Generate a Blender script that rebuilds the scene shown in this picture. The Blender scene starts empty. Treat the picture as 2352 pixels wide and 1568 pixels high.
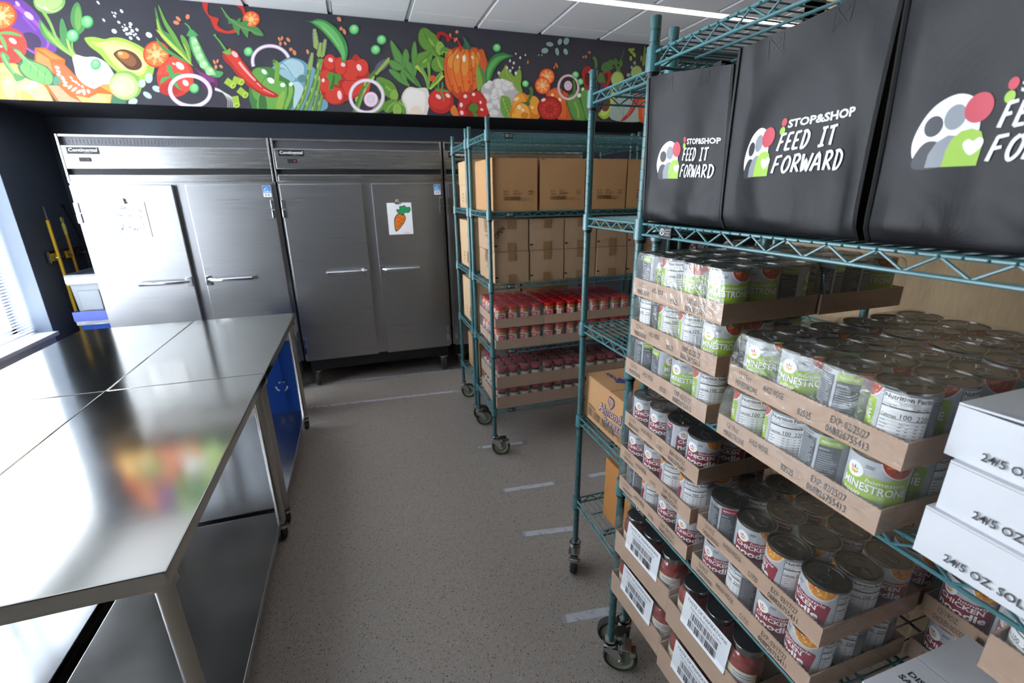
import bpy, bmesh, math, random
from mathutils import Vector, Matrix, geometry
R=math.radians; PI=math.pi
sc=bpy.context.scene; COL=sc.collection
# ------------------------------------------------------------------ materials
def lin(h):
    if isinstance(h,str):
        h=h.lstrip('#'); c=[int(h[i:i+2],16)/255 for i in (0,2,4)]
    else: c=h
    return tuple(x/12.92 if x<=.04045 else ((x+.055)/1.055)**2.4 for x in c)+(1,)
MC={}
def mat(name,col,rough=.5,metal=0,noise=0,nscale=40,bump=0,bscale=200,stretch=(1,1,1),coat=0,spec=.5,rnoise=0,alpha=None):
    if name in MC: return MC[name]
    m=bpy.data.materials.new(name); m.use_nodes=True; nt=m.node_tree; b=nt.nodes['Principled BSDF']
    b.inputs['Base Color'].default_value=lin(col); b.inputs['Roughness'].default_value=rough
    b.inputs['Metallic'].default_value=metal; b.inputs['Specular IOR Level'].default_value=spec
    if coat: b.inputs['Coat Weight'].default_value=coat; b.inputs['Coat Roughness'].default_value=.1
    def coords(s):
        tc=nt.nodes.new('ShaderNodeTexCoord'); mp=nt.nodes.new('ShaderNodeMapping'); mp.inputs['Scale'].default_value=s
        nt.links.new(tc.outputs['Object'],mp.inputs[0]); return mp.outputs[0]
    def nz(scale,s=(1,1,1),det=3):
        n=nt.nodes.new('ShaderNodeTexNoise'); n.inputs['Scale'].default_value=scale; n.inputs['Detail'].default_value=det
        nt.links.new(coords(s),n.inputs['Vector']); return n.outputs['Fac']
    if noise:
        f=nz(nscale,stretch); r=nt.nodes.new('ShaderNodeMapRange'); r.inputs['To Min'].default_value=1-noise; r.inputs['To Max'].default_value=1+noise
        r.inputs['From Min'].default_value=.25; r.inputs['From Max'].default_value=.75
        nt.links.new(f,r.inputs[0]); x=nt.nodes.new('ShaderNodeVectorMath'); x.operation='SCALE'; x.inputs[0].default_value=lin(col)[:3]
        nt.links.new(r.outputs[0],x.inputs['Scale']); nt.links.new(x.outputs[0],b.inputs['Base Color'])
    if rnoise:
        f=nz(nscale,stretch); r=nt.nodes.new('ShaderNodeMapRange'); r.inputs['To Min'].default_value=max(.02,rough-rnoise); r.inputs['To Max'].default_value=rough+rnoise
        nt.links.new(f,r.inputs[0]); nt.links.new(r.outputs[0],b.inputs['Roughness'])
    if bump:
        f=nz(bscale,stretch,2); bp=nt.nodes.new('ShaderNodeBump'); bp.inputs['Strength'].default_value=bump; bp.inputs['Distance'].default_value=.001
        nt.links.new(f,bp.inputs['Height']); nt.links.new(bp.outputs[0],b.inputs['Normal'])
    MC[name]=m; return m
def ink(hx,rough=.6):
    return mat('ink_'+hx+('' if rough==.6 else str(rough)),hx,rough)
def emis(name,col,s):
    m=bpy.data.materials.new(name); m.use_nodes=True; nt=m.node_tree; nt.nodes.clear()
    e=nt.nodes.new('ShaderNodeEmission'); e.inputs[0].default_value=lin(col); e.inputs[1].default_value=s
    o=nt.nodes.new('ShaderNodeOutputMaterial'); nt.links.new(e.outputs[0],o.inputs[0]); MC[name]=m; return m
def film(name,base=.08,edge=.55,col=(1,1,1,1),rough=.12,bump=.5,haze=.05,bs=35):
    m=bpy.data.materials.new(name); m.use_nodes=True; nt=m.node_tree; nt.nodes.clear(); N=nt.nodes.new; L=nt.links.new
    t=N('ShaderNodeBsdfTransparent'); t.inputs[0].default_value=col
    g=N('ShaderNodeBsdfGlossy'); g.inputs['Roughness'].default_value=rough; d=N('ShaderNodeBsdfDiffuse'); d.inputs[0].default_value=(.8,.82,.85,1)
    tc=N('ShaderNodeTexCoord'); n=N('ShaderNodeTexNoise'); n.inputs['Scale'].default_value=bs; n.inputs['Detail'].default_value=3; n.inputs['Distortion'].default_value=1.2
    L(tc.outputs['Object'],n.inputs['Vector']); bp=N('ShaderNodeBump'); bp.inputs['Strength'].default_value=bump; bp.inputs['Distance'].default_value=.004; L(n.outputs['Fac'],bp.inputs['Height'])
    L(bp.outputs[0],g.inputs['Normal'])
    lw=N('ShaderNodeLayerWeight'); lw.inputs['Blend'].default_value=.35; L(bp.outputs[0],lw.inputs['Normal'])
    mr=N('ShaderNodeMapRange'); mr.inputs['To Min'].default_value=base; mr.inputs['To Max'].default_value=edge; L(lw.outputs['Facing'],mr.inputs[0])
    m1=N('ShaderNodeMixShader'); L(mr.outputs[0],m1.inputs[0]); L(t.outputs[0],m1.inputs[1]); L(g.outputs[0],m1.inputs[2])
    m2=N('ShaderNodeMixShader'); m2.inputs[0].default_value=haze; L(m1.outputs[0],m2.inputs[1]); L(d.outputs[0],m2.inputs[2])
    o=N('ShaderNodeOutputMaterial'); L(m2.outputs[0],o.inputs[0]); MC[name]=m; return m

TEAL=mat('teal_epoxy','#3f7075',.34,0,.06,60,coat=.3,bump=.15,bscale=500)
TEALD=mat('teal_post','#335f61',.38,0,.06,40,coat=.2,bump=.15,bscale=400)
CHROME=mat('chrome','#d8dadd',.12,1,rnoise=.04,nscale=30)
ZINC=mat('zinc_plate','#c4c7ca',.22,1,.08,50)
BLACKP=mat('black_plastic','#17181a',.45,0,.1,60)
WHEEL=mat('wheel_olive','#7f866e',.6,0,.08,60)
RUBBER=mat('rubber_dark','#2b2c2b',.7,0,.1,80)
def steel(name,col,rough,ax,sc_=90,b=.25,rn=.06):
    s={'x':(.6,30,30),'z':(30,30,.6),'y':(30,.6,30),'h':(.5,8,40)}[ax]
    return mat(name,col,rough,1,.05,sc_/10,b,sc_/3,s,rnoise=rn)
DOORST=steel('steel_door','#b2b2b3',.30,'h',60,.30)
HDRST=steel('steel_header','#b4b2b0',.26,'h',60,.2)
TOPST=mat('steel_tabletop','#b5b3ac',.135,1,.05,5,.05,30,(1,.4,1),rnoise=.04)
LEGST=mat('steel_leg','#b3aea5',.27,1,.05,20)
SHELFST=mat('steel_undershelf','#a9abad',.20,1,.06,5,.25,3,rnoise=.05)
CARD=mat('cardboard','#b4885c',.85,0,.05,25,.2,300,(1,1,6))
CARDT=mat('cardboard_tray','#b8987f',.8,0,.06,30,.25,250,(1,1,4))
CARDI=mat('cardboard_inner','#96683a',.9,0,.08,30)
CARDW=mat('cardboard_white','#dcdde0',.7,0,.03,20,.1,300)
TIN=mat('tin_steel','#a3a29d',.24,1,.05,60)
TINLID=mat('tin_lid','#74726e',.33,1,.06,30,.05,200)
LABELG=mat('label_concrete','#b9bcbf',.4,0,.12,90,coat=.2)
TAPE=mat('packing_tape','#8d6d4c',.3,0,.05,30,coat=.4)
FILM=film('shrink_film',.035,.33,haze=.03)
FILM2=film('shrink_film_dark',.05,.3,rough=.2,haze=.06)
# ------------------------------------------------------------------ objects
def tag(o,label=None,cat=None,group=None,kind=None):
    if label: o['label']=label
    if cat: o['category']=cat
    if group: o['group']=group
    if kind: o['kind']=kind
    return o
def thing(name,label,cat,loc=(0,0,0),rz=0,group=None):
    o=bpy.data.objects.new(name,None); o.empty_display_size=.05; COL.objects.link(o); o.location=loc; o.rotation_euler=(0,0,rz)
    return tag(o,label,cat,group)
def copy_tree(o,parent=None):
    c=o.copy(); COL.objects.link(c)
    if parent is not None: c.parent=parent
    for ch in [x for x in KIDS.get(o.name,[])]: 
        k=copy_tree(ch,c); KIDS.setdefault(c.name,[]).append(k)
    return c
KIDS={}
def link(o,parent=None):
    COL.objects.link(o)
    if parent is not None: o.parent=parent; KIDS.setdefault(parent.name,[]).append(o)
    return o
class B:
    def __init__(s): s.v=[]; s.f=[]; s.m=[]; s.mats=[]; s.T=None
    def mi(s,m):
        if m not in s.mats: s.mats.append(m)
        return s.mats.index(m)
    def add(s,V,F,m):
        n=len(s.v); k=s.mi(m)
        if s.T is not None: V=[s.T@Vector(p) for p in V]
        s.v+= [tuple(p) for p in V]
        for f in F: s.f.append(tuple(i+n for i in f)); s.m.append(k)
    def box(s,x0,x1,y0,y1,z0,z1,m,bev=0,skip=''):
        if bev:
            bm=bmesh.new(); bmesh.ops.create_cube(bm,size=1)
            for v in bm.verts: v.co=Vector(((x0+x1)/2+v.co.x*(x1-x0),(y0+y1)/2+v.co.y*(y1-y0),(z0+z1)/2+v.co.z*(z1-z0)))
            bmesh.ops.bevel(bm,geom=bm.edges[:],offset=bev,segments=2,profile=.6,affect='EDGES')
            bm.verts.index_update(); s.add([v.co[:] for v in bm.verts],[[v.index for v in f.verts] for f in bm.faces],m); bm.free(); return
        V=[(x,y,z) for z in (z0,z1) for y in (y0,y1) for x in (x0,x1)]
        F={'b':(0,2,3,1),'t':(4,5,7,6),'f':(0,1,5,4),'k':(2,6,7,3),'l':(0,4,6,2),'r':(1,3,7,5)}
        s.add(V,[F[k] for k in F if k not in skip],m)
    def quad(s,a,b,c,d,m): s.add([a,b,c,d],[(0,1,2,3)],m)
    def tube(s,pts,r,m,seg=8,cap=True,closed=False):
        pts=[Vector(p) for p in pts]; rs=r if isinstance(r,(list,tuple)) else [r]*len(pts)
        V=[];F=[];n=len(pts); prev=None
        for i,p in enumerate(pts):
            if closed: d=(pts[(i+1)%n]-pts[i-1])
            else: d=pts[min(i+1,n-1)]-pts[max(i-1,0)]
            d.normalize()
            if prev is None:
                a=Vector((0,0,1)) if abs(d.z)<.9 else Vector((1,0,0)); u=d.cross(a).normalized()
            else:
                u=(prev-d*prev.dot(d)).normalized()
            prev=u; w=d.cross(u)
            for k in range(seg):
                t=2*PI*k/seg+PI/seg; V.append(p+u*math.cos(t)*rs[i]+w*math.sin(t)*rs[i])
        for i in range(n if closed else n-1):
            j=(i+1)%n
            for k in range(seg): F.append((i*seg+k,i*seg+(k+1)%seg,j*seg+(k+1)%seg,j*seg+k))
        if cap and not closed: F.append(tuple(range(seg))[::-1]); F.append(tuple((n-1)*seg+k for k in range(seg)))
        s.add(V,F,m)
    def lathe(s,prof,c,m,seg=20,axis='z'):
        V=[];F=[];ms=m if isinstance(m,list) else [m]*(len(prof)-1)
        def P(r,z,t):
            x,y=r*math.cos(t),r*math.sin(t)
            if axis=='z': q=(x,y,z)
            elif axis=='x': q=(z,x,y)
            else: q=(y,z,x)
            return (q[0]+c[0],q[1]+c[1],q[2]+c[2])
        for i in range(len(prof)-1):
            (r0,z0),(r1,z1)=prof[i],prof[i+1]
            if r0<1e-6 and r1<1e-6: continue
            if r0<1e-6: V=[P(0,z0,0)]+[P(r1,z1,2*PI*k/seg) for k in range(seg)]; F=[(0,1+(k+1)%seg,1+k) if 1 else 0 for k in range(seg)]
            elif r1<1e-6: V=[P(0,z1,0)]+[P(r0,z0,2*PI*k/seg) for k in range(seg)]; F=[(0,1+k,1+(k+1)%seg) for k in range(seg)]
            else:
                V=[P(r0,z0,2*PI*k/seg) for k in range(seg)]+[P(r1,z1,2*PI*k/seg) for k in range(seg)]
                F=[(k,(k+1)%seg,seg+(k+1)%seg,seg+k) for k in range(seg)]
            s.add(V,F,ms[i])
    def cyl(s,c,r,h,m,seg=16,axis='z',r2=None): 
        r2=r if r2 is None else r2; s.lathe([(0,0),(r,0),(r2,h),(0,h)],c,m,seg,axis)
    def mesh(s,name,smooth=35,weld=True):
        me=bpy.data.meshes.new(name); me.from_pydata(s.v,[],s.f)
        for m in s.mats: me.materials.append(m)
        me.polygons.foreach_set('material_index',s.m)
        if weld:
            bm=bmesh.new(); bm.from_mesh(me); bmesh.ops.remove_doubles(bm,verts=bm.verts,dist=2e-5); bm.to_mesh(me); bm.free()
        if smooth:
            me.polygons.foreach_set('use_smooth',[True]*len(me.polygons)); me.update()
            try: me.set_sharp_from_angle(angle=R(smooth))
            except Exception: pass
            for p in me.polygons:      # broad flat faces stay flat shaded
                if p.area>6e-4:
                    k=p.vertices; mx=max((me.vertices[k[i]].co-me.vertices[k[i-1]].co).length for i in range(len(k)))
                    if p.area/mx>.012: p.use_smooth=False
        me.update(); return me
    def done(s,name,parent=None,loc=(0,0,0),rot=(0,0,0),smooth=35,weld=True):
        o=bpy.data.objects.new(name,s.mesh(name,smooth,weld)); o.location=loc; o.rotation_euler=rot
        return link(o,parent)
def inst(name,me,parent=None,loc=(0,0,0),rot=(0,0,0)):
    o=bpy.data.objects.new(name,me); o.location=loc; o.rotation_euler=rot; return link(o,parent)
# ------------------------------------------------------------------ flat artwork
TC={}
def text_tris(s,off=0,res=2):
    k=(s,off,res)
    if k in TC: return TC[k]
    cu=bpy.data.curves.new('t','FONT'); cu.body=s; cu.size=1; cu.offset=off; cu.resolution_u=res; cu.fill_mode='FRONT'
    ob=bpy.data.objects.new('t',cu); COL.objects.link(ob)
    dg=bpy.context.evaluated_depsgraph_get(); dg.update(); me=bpy.data.meshes.new_from_object(ob.evaluated_get(dg))
    V=[(v.co.x,v.co.y) for v in me.vertices]; F=[tuple(p.vertices) for p in me.polygons]
    bpy.data.objects.remove(ob); bpy.data.curves.remove(cu); bpy.data.meshes.remove(me)
    xs=[v[0] for v in V] or [0,1]; TC[k]=(V,F,min(xs),max(xs)); return TC[k]
def catm(pts,closed=True,n=5):
    out=[];N=len(pts); rng=range(N) if closed else range(N-1)
    for i in rng:
        g=(lambda j: pts[j%N]) if closed else (lambda j: pts[max(0,min(N-1,j))])
        p0,p1,p2,p3=g(i-1),g(i),g(i+1),g(i+2)
        for k in range(n):
            t=k/n; a=[.5*((2*p1[d])+(-p0[d]+p2[d])*t+(2*p0[d]-5*p1[d]+4*p2[d]-p3[d])*t*t+(-p0[d]+3*p1[d]-3*p2[d]+p3[d])*t**3) for d in (0,1)]
            out.append(tuple(a))
    if not closed: out.append(tuple(pts[-1]))
    return out
class Art:
    def __init__(s,tf=None,rough=.6): s.V=[];s.F=[];s.M=[];s.mats=[];s.layer=0;s.tf=tf;s.rough=rough
    def put(s,V,F,c,flat=False):
        m=c if not isinstance(c,str) else ink(c,s.rough)
        if m not in s.mats: s.mats.append(m)
        k=s.mats.index(m); n=len(s.V)
        if not flat: s.layer+=1
        for p in V:
            q=s.tf(*p) if s.tf else p
            s.V.append((q[0],q[1],s.layer))
        for f in F: s.F.append(tuple(i+n for i in f)); s.M.append(k)
    def poly(s,c,P,flat=False):
        P=[tuple(p) for p in P]
        T=geometry.tessellate_polygon([[Vector((p[0],p[1],0)) for p in P]]); s.put(P,[tuple(t) for t in T],c,flat)
    def rect(s,c,x,y,w,h,flat=False): s.put([(x,y),(x+w,y),(x+w,y+h),(x,y+h)],[(0,1,2,3)],c,flat)
    def rects(s,c,L):
        s.layer+=1
        for r in L: s.rect(c,*r,flat=True)
    def ell(s,c,cx,cy,rx,ry=None,rot=0,n=20,flat=False):
        ry=ry or rx; a=R(rot); s.put([(cx+rx*math.cos(t)*math.cos(a)-ry*math.sin(t)*math.sin(a),cy+rx*math.cos(t)*math.sin(a)+ry*math.sin(t)*math.cos(a)) for t in [2*PI*k/n for k in range(n)]],[tuple(range(n))],c,flat)
    def blob(s,c,P,n=5): s.poly(c,catm(P,True,n))
    def stroke(s,c,P,w0,w1=None,n=5,flat=False,smooth=True):
        w1=w0 if w1 is None else w1
        Q=catm(P,False,n) if smooth and len(P)>2 else P; N=len(Q); L=[];Rr=[]
        for i,p in enumerate(Q):
            a,b=Q[max(0,i-1)],Q[min(N-1,i+1)]; dx,dy=b[0]-a[0],b[1]-a[1]; d=math.hypot(dx,dy) or 1; w=(w0+(w1-w0)*i/(N-1))/2
            L.append((p[0]-dy/d*w,p[1]+dx/d*w)); Rr.append((p[0]+dy/d*w,p[1]-dx/d*w))
        s.put(L+Rr,[(i,i+1,N+i+1,N+i) for i in range(N-1)],c,flat)
    def leafy(s,c,P,w,n=6,flat=False):
        Q=catm(P,False,n); N=len(Q); L=[];Rr=[]
        for i,p in enumerate(Q):
            a,b=Q[max(0,i-1)],Q[min(N-1,i+1)]; dx,dy=b[0]-a[0],b[1]-a[1]; d=math.hypot(dx,dy) or 1; h=w/2*math.sin(PI*min(1,max(0.02,i/(N-1))))**.7
            L.append((p[0]-dy/d*h,p[1]+dx/d*h)); Rr.append((p[0]+dy/d*h,p[1]-dx/d*h))
        s.put(L+Rr,[(i,i+1,N+i+1,N+i) for i in range(N-1)],c,flat)
    def ring(s,c,cx,cy,rx,ry,w,rot=0,n=36,a0=0,a1=360):
        a=R(rot); V=[]
        for q in (1,0):
            for k in range(n+1):
                t=R(a0+(a1-a0)*k/n); x,y=(rx-w*q)*math.cos(t),(ry-w*q)*math.sin(t); V.append((cx+x*math.cos(a)-y*math.sin(a),cy+x*math.sin(a)+y*math.cos(a)))
        s.put(V,[(k,k+1,n+2+k,n+1+k) for k in range(n)],c)
    def text(s,c,t,x,y,h,wid=None,al='l',off=0,shear=0,res=2,flat=False,rot=0,sy=1):
        V,F,x0,x1=text_tris(t,off,res); k=h/.73; kx=k if wid is None else wid/(x1-x0)
        W=(x1-x0)*kx; ox={'l':0,'c':-W/2,'r':-W}[al]; a=R(rot); ca,sa=math.cos(a),math.sin(a); out=[]
        for px,py in V:
            u=(px-x0)*kx+ox+py*k*shear; v=py*k*sy; out.append((x+u*ca-v*sa,y+u*sa+v*ca))
        s.put(out,F,c,flat)
    def micro(s,c,x,y,w,h,rows,seed=1,fill=.55,ragged=.3):
        rn=random.Random(seed); L=[]; rh=h/rows
        for i in range(rows):
            xx=x; end=x+w*(1-rn.random()*ragged)
            while xx<end:
                ww=min(rn.uniform(.04,.12)*w,end-xx); L.append((xx,y+h-(i+1)*rh+rh*.2,ww,rh*fill)); xx+=ww+w*.02
        s.rects(c,L)
    def barcode(s,c,x,y,w,h,seed=3):
        rn=random.Random(seed); L=[]; xx=x
        while xx<x+w:
            ww=rn.choice([1,1,2,3])*w/110; L.append((xx,y,ww,h)); xx+=ww+rn.choice([1,1,2,3])*w/110
        s.rects(c,L)
    def mesh(s,name,fn,eps,cutx=0,cuty=0,clip=None,into=None):
        bm=bmesh.new(); vs=[bm.verts.new(v) for v in s.V]
        for f,m in zip(s.F,s.M):
            try: g=bm.faces.new([vs[i] for i in f]); g.material_index=m
            except Exception: pass
        def cut(co,no,clr=False):
            g=bm.verts[:]+bm.edges[:]+bm.faces[:]
            bmesh.ops.bisect_plane(bm,geom=g,dist=1e-7,plane_co=co,plane_no=no,clear_outer=clr)
        if clip:
            x0,x1,y0,y1=clip
            cut((x1,0,0),(1,0,0),True); cut((x0,0,0),(-1,0,0),True); cut((0,y1,0),(0,1,0),True); cut((0,y0,0),(0,-1,0),True)
        xs=[v.co.x for v in bm.verts]; ys=[v.co.y for v in bm.verts]
        if cutx:
            k=math.ceil(min(xs)/cutx)
            while k*cutx<max(xs): cut((k*cutx,0,0),(1,0,0)); k+=1
        if cuty:
            k=math.ceil(min(ys)/cuty)
            while k*cuty<max(ys): cut((0,k*cuty,0),(0,1,0)); k+=1
        for v in bm.verts: v.co=Vector(fn(v.co.x,v.co.y,v.co.z*eps))
        bm.verts.index_update()
        if into is not None:
            mi=[into.mi(m) for m in s.mats]; n=len(into.v)
            T=into.T
            into.v+=[tuple(T@v.co) if T is not None else v.co[:] for v in bm.verts]
            for f in bm.faces: into.f.append(tuple(v.index+n for v in f.verts)); into.m.append(mi[f.material_index])
            bm.free(); return
        me=bpy.data.meshes.new(name); bm.to_mesh(me); bm.free()
        for m in s.mats: me.materials.append(m)
        return me
FR=lambda u,v,l:(u,-l,v)            # artwork on a face that looks along local -y
def add_mesh(b,me):                 # append a ready mesh to a builder
    mi=[b.mi(m) for m in me.materials]; n=len(b.v); b.v+=[tuple(v.co) for v in me.vertices]
    for p in me.polygons: b.f.append(tuple(i+n for i in p.vertices)); b.m.append(mi[p.material_index])
# ------------------------------------------------------------------ camera
CAMZ=1.6804; FOC=1051.986; YAW=.312; PITCH=-.3165; ROLL=-.0121
_f=Vector((math.sin(YAW)*math.cos(PITCH),math.cos(YAW)*math.cos(PITCH),math.sin(PITCH)))
_r=Vector((math.cos(YAW),-math.sin(YAW),0)); _u=_r.cross(_f)
CR=_r*math.cos(ROLL)+_u*math.sin(ROLL); CU=-_r*math.sin(ROLL)+_u*math.cos(ROLL)
cam=bpy.data.cameras.new('camera'); co=bpy.data.objects.new('camera',cam); COL.objects.link(co)
cam.sensor_width=36; cam.lens=36*FOC/2352; cam.clip_start=.02
Mx=Matrix((CR,CU,-_f)).transposed().to_4x4(); Mx.translation=Vector((0,0,CAMZ)); co.matrix_world=Mx; sc.camera=co
cam.dof.use_dof=True; cam.dof.focus_distance=1.15; cam.dof.aperture_fstop=4.5
# ------------------------------------------------------------------ the room
NAVY=mat('navy_paint','#565e6c',.55,0,.04,8,.1,120)
NAVY2=mat('soffit_black','#1c1d22',.6,0,.04,8)
WHITEP=mat('white_paint','#d9dce0',.6,0,.02,5)
def floor_mat():
    m=bpy.data.materials.new('terrazzo_floor'); m.use_nodes=True; nt=m.node_tree; b=nt.nodes['Principled BSDF']; N=nt.nodes.new; L=nt.links.new
    tc=N('ShaderNodeTexCoord'); base=N('ShaderNodeRGB'); base.outputs[0].default_value=lin('#a0978f'); cur=base.outputs[0]
    n0=N('ShaderNodeTexNoise'); n0.inputs['Scale'].default_value=60; n0.inputs['Detail'].default_value=4; L(tc.outputs['Object'],n0.inputs['Vector'])
    mx=N('ShaderNodeMix'); mx.data_type='RGBA'; mx.blend_type='MULTIPLY'; mx.inputs[0].default_value=.35; L(cur,mx.inputs[6]); 
    cr=N('ShaderNodeMapRange'); cr.inputs['To Min'].default_value=.6; cr.inputs['To Max'].default_value=1.35; L(n0.outputs['Fac'],cr.inputs[0]); L(cr.outputs[0],mx.inputs[7]); cur=mx.outputs[2]
    for sca,th,col,seed in ((95,.17,'#3a3634',0),(60,.10,'#332f2d',3.1),(120,.16,'#c9c1b5',7.7),(170,.2,'#5c544e',11.3)):
        mp=N('ShaderNodeMapping'); mp.inputs['Location'].default_value=(seed,seed*2,seed*.3); L(tc.outputs['Object'],mp.inputs[0])
        v=N('ShaderNodeTexVoronoi'); v.inputs['Scale'].default_value=sca; v.inputs['Randomness'].default_value=1; L(mp.outputs[0],v.inputs['Vector'])
        wn=N('ShaderNodeTexWhiteNoise'); L(v.outputs['Color'],wn.inputs['Vector'])
        mm=N('ShaderNodeMath'); mm.operation='MULTIPLY'; mm.inputs[1].default_value=th*1.7; L(wn.outputs['Value'],mm.inputs[0])
        lt=N('ShaderNodeMath'); lt.operation='LESS_THAN'; L(v.outputs['Distance'],lt.inputs[0]); L(mm.outputs[0],lt.inputs[1])
        m2=N('ShaderNodeMath'); m2.operation='MULTIPLY'; m2.inputs[1].default_value=.8; L(lt.outputs[0],m2.inputs[0])
        x=N('ShaderNodeMix'); x.data_type='RGBA'; L(m2.outputs[0],x.inputs[0]); L(cur,x.inputs[6]); x.inputs[7].default_value=lin(col); cur=x.outputs[2]
    L(cur,b.inputs['Base Color']); b.inputs['Roughness'].default_value=.38; b.inputs['Specular IOR Level'].default_value=.4
    return m
def struct(name,b,**k): 
    o=b.done(name,**k); o['kind']='structure'; return o
YF=4.57; XL=-2.475; XR=5.2; YB=5.39; ZC=3.055; ZS=2.342; YN=-3.6; XW=1.85; YW=1.74
b=B(); b.box(-3.0,XR+.2,YN-.2,YB+.2,-.12,0,floor_mat()); struct('floor',b)
# ceiling of lay-in tiles, each tile a shallow tray with a gap round it
TILE=mat('ceiling_tile','#e4e6ea',.9,0,.02,200,.25,300); TBAR=mat('tee_bar','#eceef2',.5,0,.02,30); GAP=mat('tile_edge','#a9acb2',.8,0,.02,30)
b=B(); b.box(-3.0,XR+.2,YN-.2,YB+.2,ZC+.03,ZC+.13,GAP)
gx=-.638-.6035*4
while gx<XR+.1:
    gy=4.33-.61*14
    while gy<YF+.5:
        b.box(gx+.019,gx+.5845,gy+.010,gy+.60,ZC+.0,ZC+.031,TILE,skip='t')
        gy+=.61
    b.box(gx-.012,gx+.012,YN,YF,ZC+.014,ZC+.031,TBAR,skip='t'); gx+=.6035
gy=4.33-.61*13
while gy<YF+.3: b.box(-2.8,XR,gy-.003,gy+.003,ZC+.014,ZC+.031,TBAR,skip='t'); gy+=.61
struct('ceiling',b,smooth=0)
b=B(); b.box(XL-.3,XR,YB,YB+.15,0,ZC,NAVY); struct('wall_back',b)
b=B(); b.box(XL,XR,YF,YF+.05,ZS,ZC+.03,NAVY2); b.box(XL,XR,YF+.05,YB,ZS,ZS+.05,NAVY2); struct('trim_1',b)   # soffit over the refrigerators
# left wall with two window openings
SZ=.63; HZ=2.96; wins=[(2.35,4.60),(.35,2.2)]
b=B()
def wallpiece(y0,y1,z0,z1,m): b.box(XL-.3,XL,y0,y1,z0,z1,m)
wallpiece(4.60,YB,0,ZC,NAVY)
for a,c in ((2.2,2.35),(YN,.35)): wallpiece(a,c,SZ,HZ,NAVY)
wallpiece(YN,4.6,0,SZ,WHITEP); wallpiece(YN,4.6,HZ,ZC,NAVY); struct('wall_left',b)
WGL=film('window_glass',.03,.5,rough=.02,bump=0,haze=0)
ALU=mat('window_aluminium','#b9bec6',.35,.6,.03,20); SILL=mat('sill_white','#e8eaee',.35,0,.02,20)
def blind_mat():
    m=bpy.data.materials.new('blind_slat'); m.use_nodes=True; nt=m.node_tree; nt.nodes.clear(); N=nt.nodes.new; L=nt.links.new
    d=N('ShaderNodeBsdfDiffuse'); d.inputs[0].default_value=(.93,.94,.96,1); t=N('ShaderNodeBsdfTranslucent'); t.inputs[0].default_value=(.93,.95,.98,1)
    mx=N('ShaderNodeMixShader'); mx.inputs[0].default_value=.78; L(d.outputs[0],mx.inputs[1]); L(t.outputs[0],mx.inputs[2]); o=N('ShaderNodeOutputMaterial'); L(mx.outputs[0],o.inputs[0]); return m
BL=blind_mat(); JAMB=mat('window_jamb','#6d7888',.5,0,.02,10)
for i,(y0,y1) in enumerate(wins):
    b=B(); x=XL-.24
    for yy in (y0,y1-.05,(y0+y1)/2-.025): b.box(x-.04,x+.01,yy,yy+.05,SZ,HZ,ALU)
    b.box(x-.04,x+.01,y0,y1,SZ,SZ+.05,ALU); b.box(x-.04,x+.01,y0,y1,HZ-.05,HZ,ALU)
    # lining of the opening: far reveal, head and sill board
    b.box(XL-.235,XL-.001,y1-.004,y1,SZ,HZ,JAMB); b.box(XL-.235,XL-.001,y0,y0+.004,SZ,HZ,JAMB); b.box(XL-.235,XL-.001,y0,y1,HZ-.004,HZ,JAMB)
    w=struct('window_%d'%(i+1),b)
    p=B(); p.box(x-.02,x-.012,y0+.05,y1-.05,SZ+.05,HZ-.05,WGL); p.done('pane',w)
    s=B(); s.box(XL-.235,XL+.035,y0-.02,y1,SZ-.03,SZ+.002,SILL,bev=.004); s.done('sill',w)
    s=B(); z=SZ+.05; n=0; xb=XL-.12
    while z<HZ-.05:
        s.add([(xb-.012,y0+.02,z-.008),(xb-.012,y1-.014,z-.008),(xb,y1-.014,z+.002),(xb,y0+.02,z+.002),(xb+.012,y1-.014,z+.006),(xb+.012,y0+.02,z+.006)],[(0,1,2,3),(3,2,4,5)],BL)
        z+=.0235
    s.box(xb-.014,xb+.014,y0+.02,y1-.014,SZ+.014,SZ+.030,SILL,bev=.003); s.box(xb-.02,xb+.02,y0+.02,y1-.014,HZ-.045,HZ-.006,SILL)
    for yy in (y0+.3,(y0+y1)/2,y1-.3): s.box(xb+.0125,xb+.0135,yy-.002,yy+.002,SZ+.02,HZ-.03,SILL)
    s.done('venetian_blind',w)
b=B(); b.box(XL,4.1,YN-.15,YN,0,ZC,mat('wall_grey','#97989c',.7,0,.03,6)); struct('wall_front',b)
def beige():
    m=mat('grasscloth_beige','#a8906f',.85,0,.10,55,.8,160,(3,3,.35)); return m
b=B(); b.box(XW,XW+.15,YN,YW,0,ZC,beige()); b.box(XW,XR,YW-.1,YW,0,ZC,beige()); struct('wall_right',b)
b=B(); b.box(XR,XR+.15,YW,YB,0,ZC,WHITEP); struct('trim_2',b)
b=B(); b.box(XL+.001,XL+.014,4.6,YB,0,.1,BLACKP,bev=.003); struct('baseboard_left',b)
# strip light in the ceiling
b=B(); L1=thing('linear_ceiling_light','long thin white linear light set in the tile ceiling','ceiling light',(.25,3.70,ZC-.004))
EM=emis('lamp_diffuser','#fff0e2',9)
b.box(0,4.2,-.045,.045,-.004,.012,mat('light_trim','#e6e6e6',.4)); b.done('trim_channel',L1)
b=B(); b.box(.01,4.19,-.034,.034,-.008,-.0045,EM); b.done('diffuser',L1)
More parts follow.
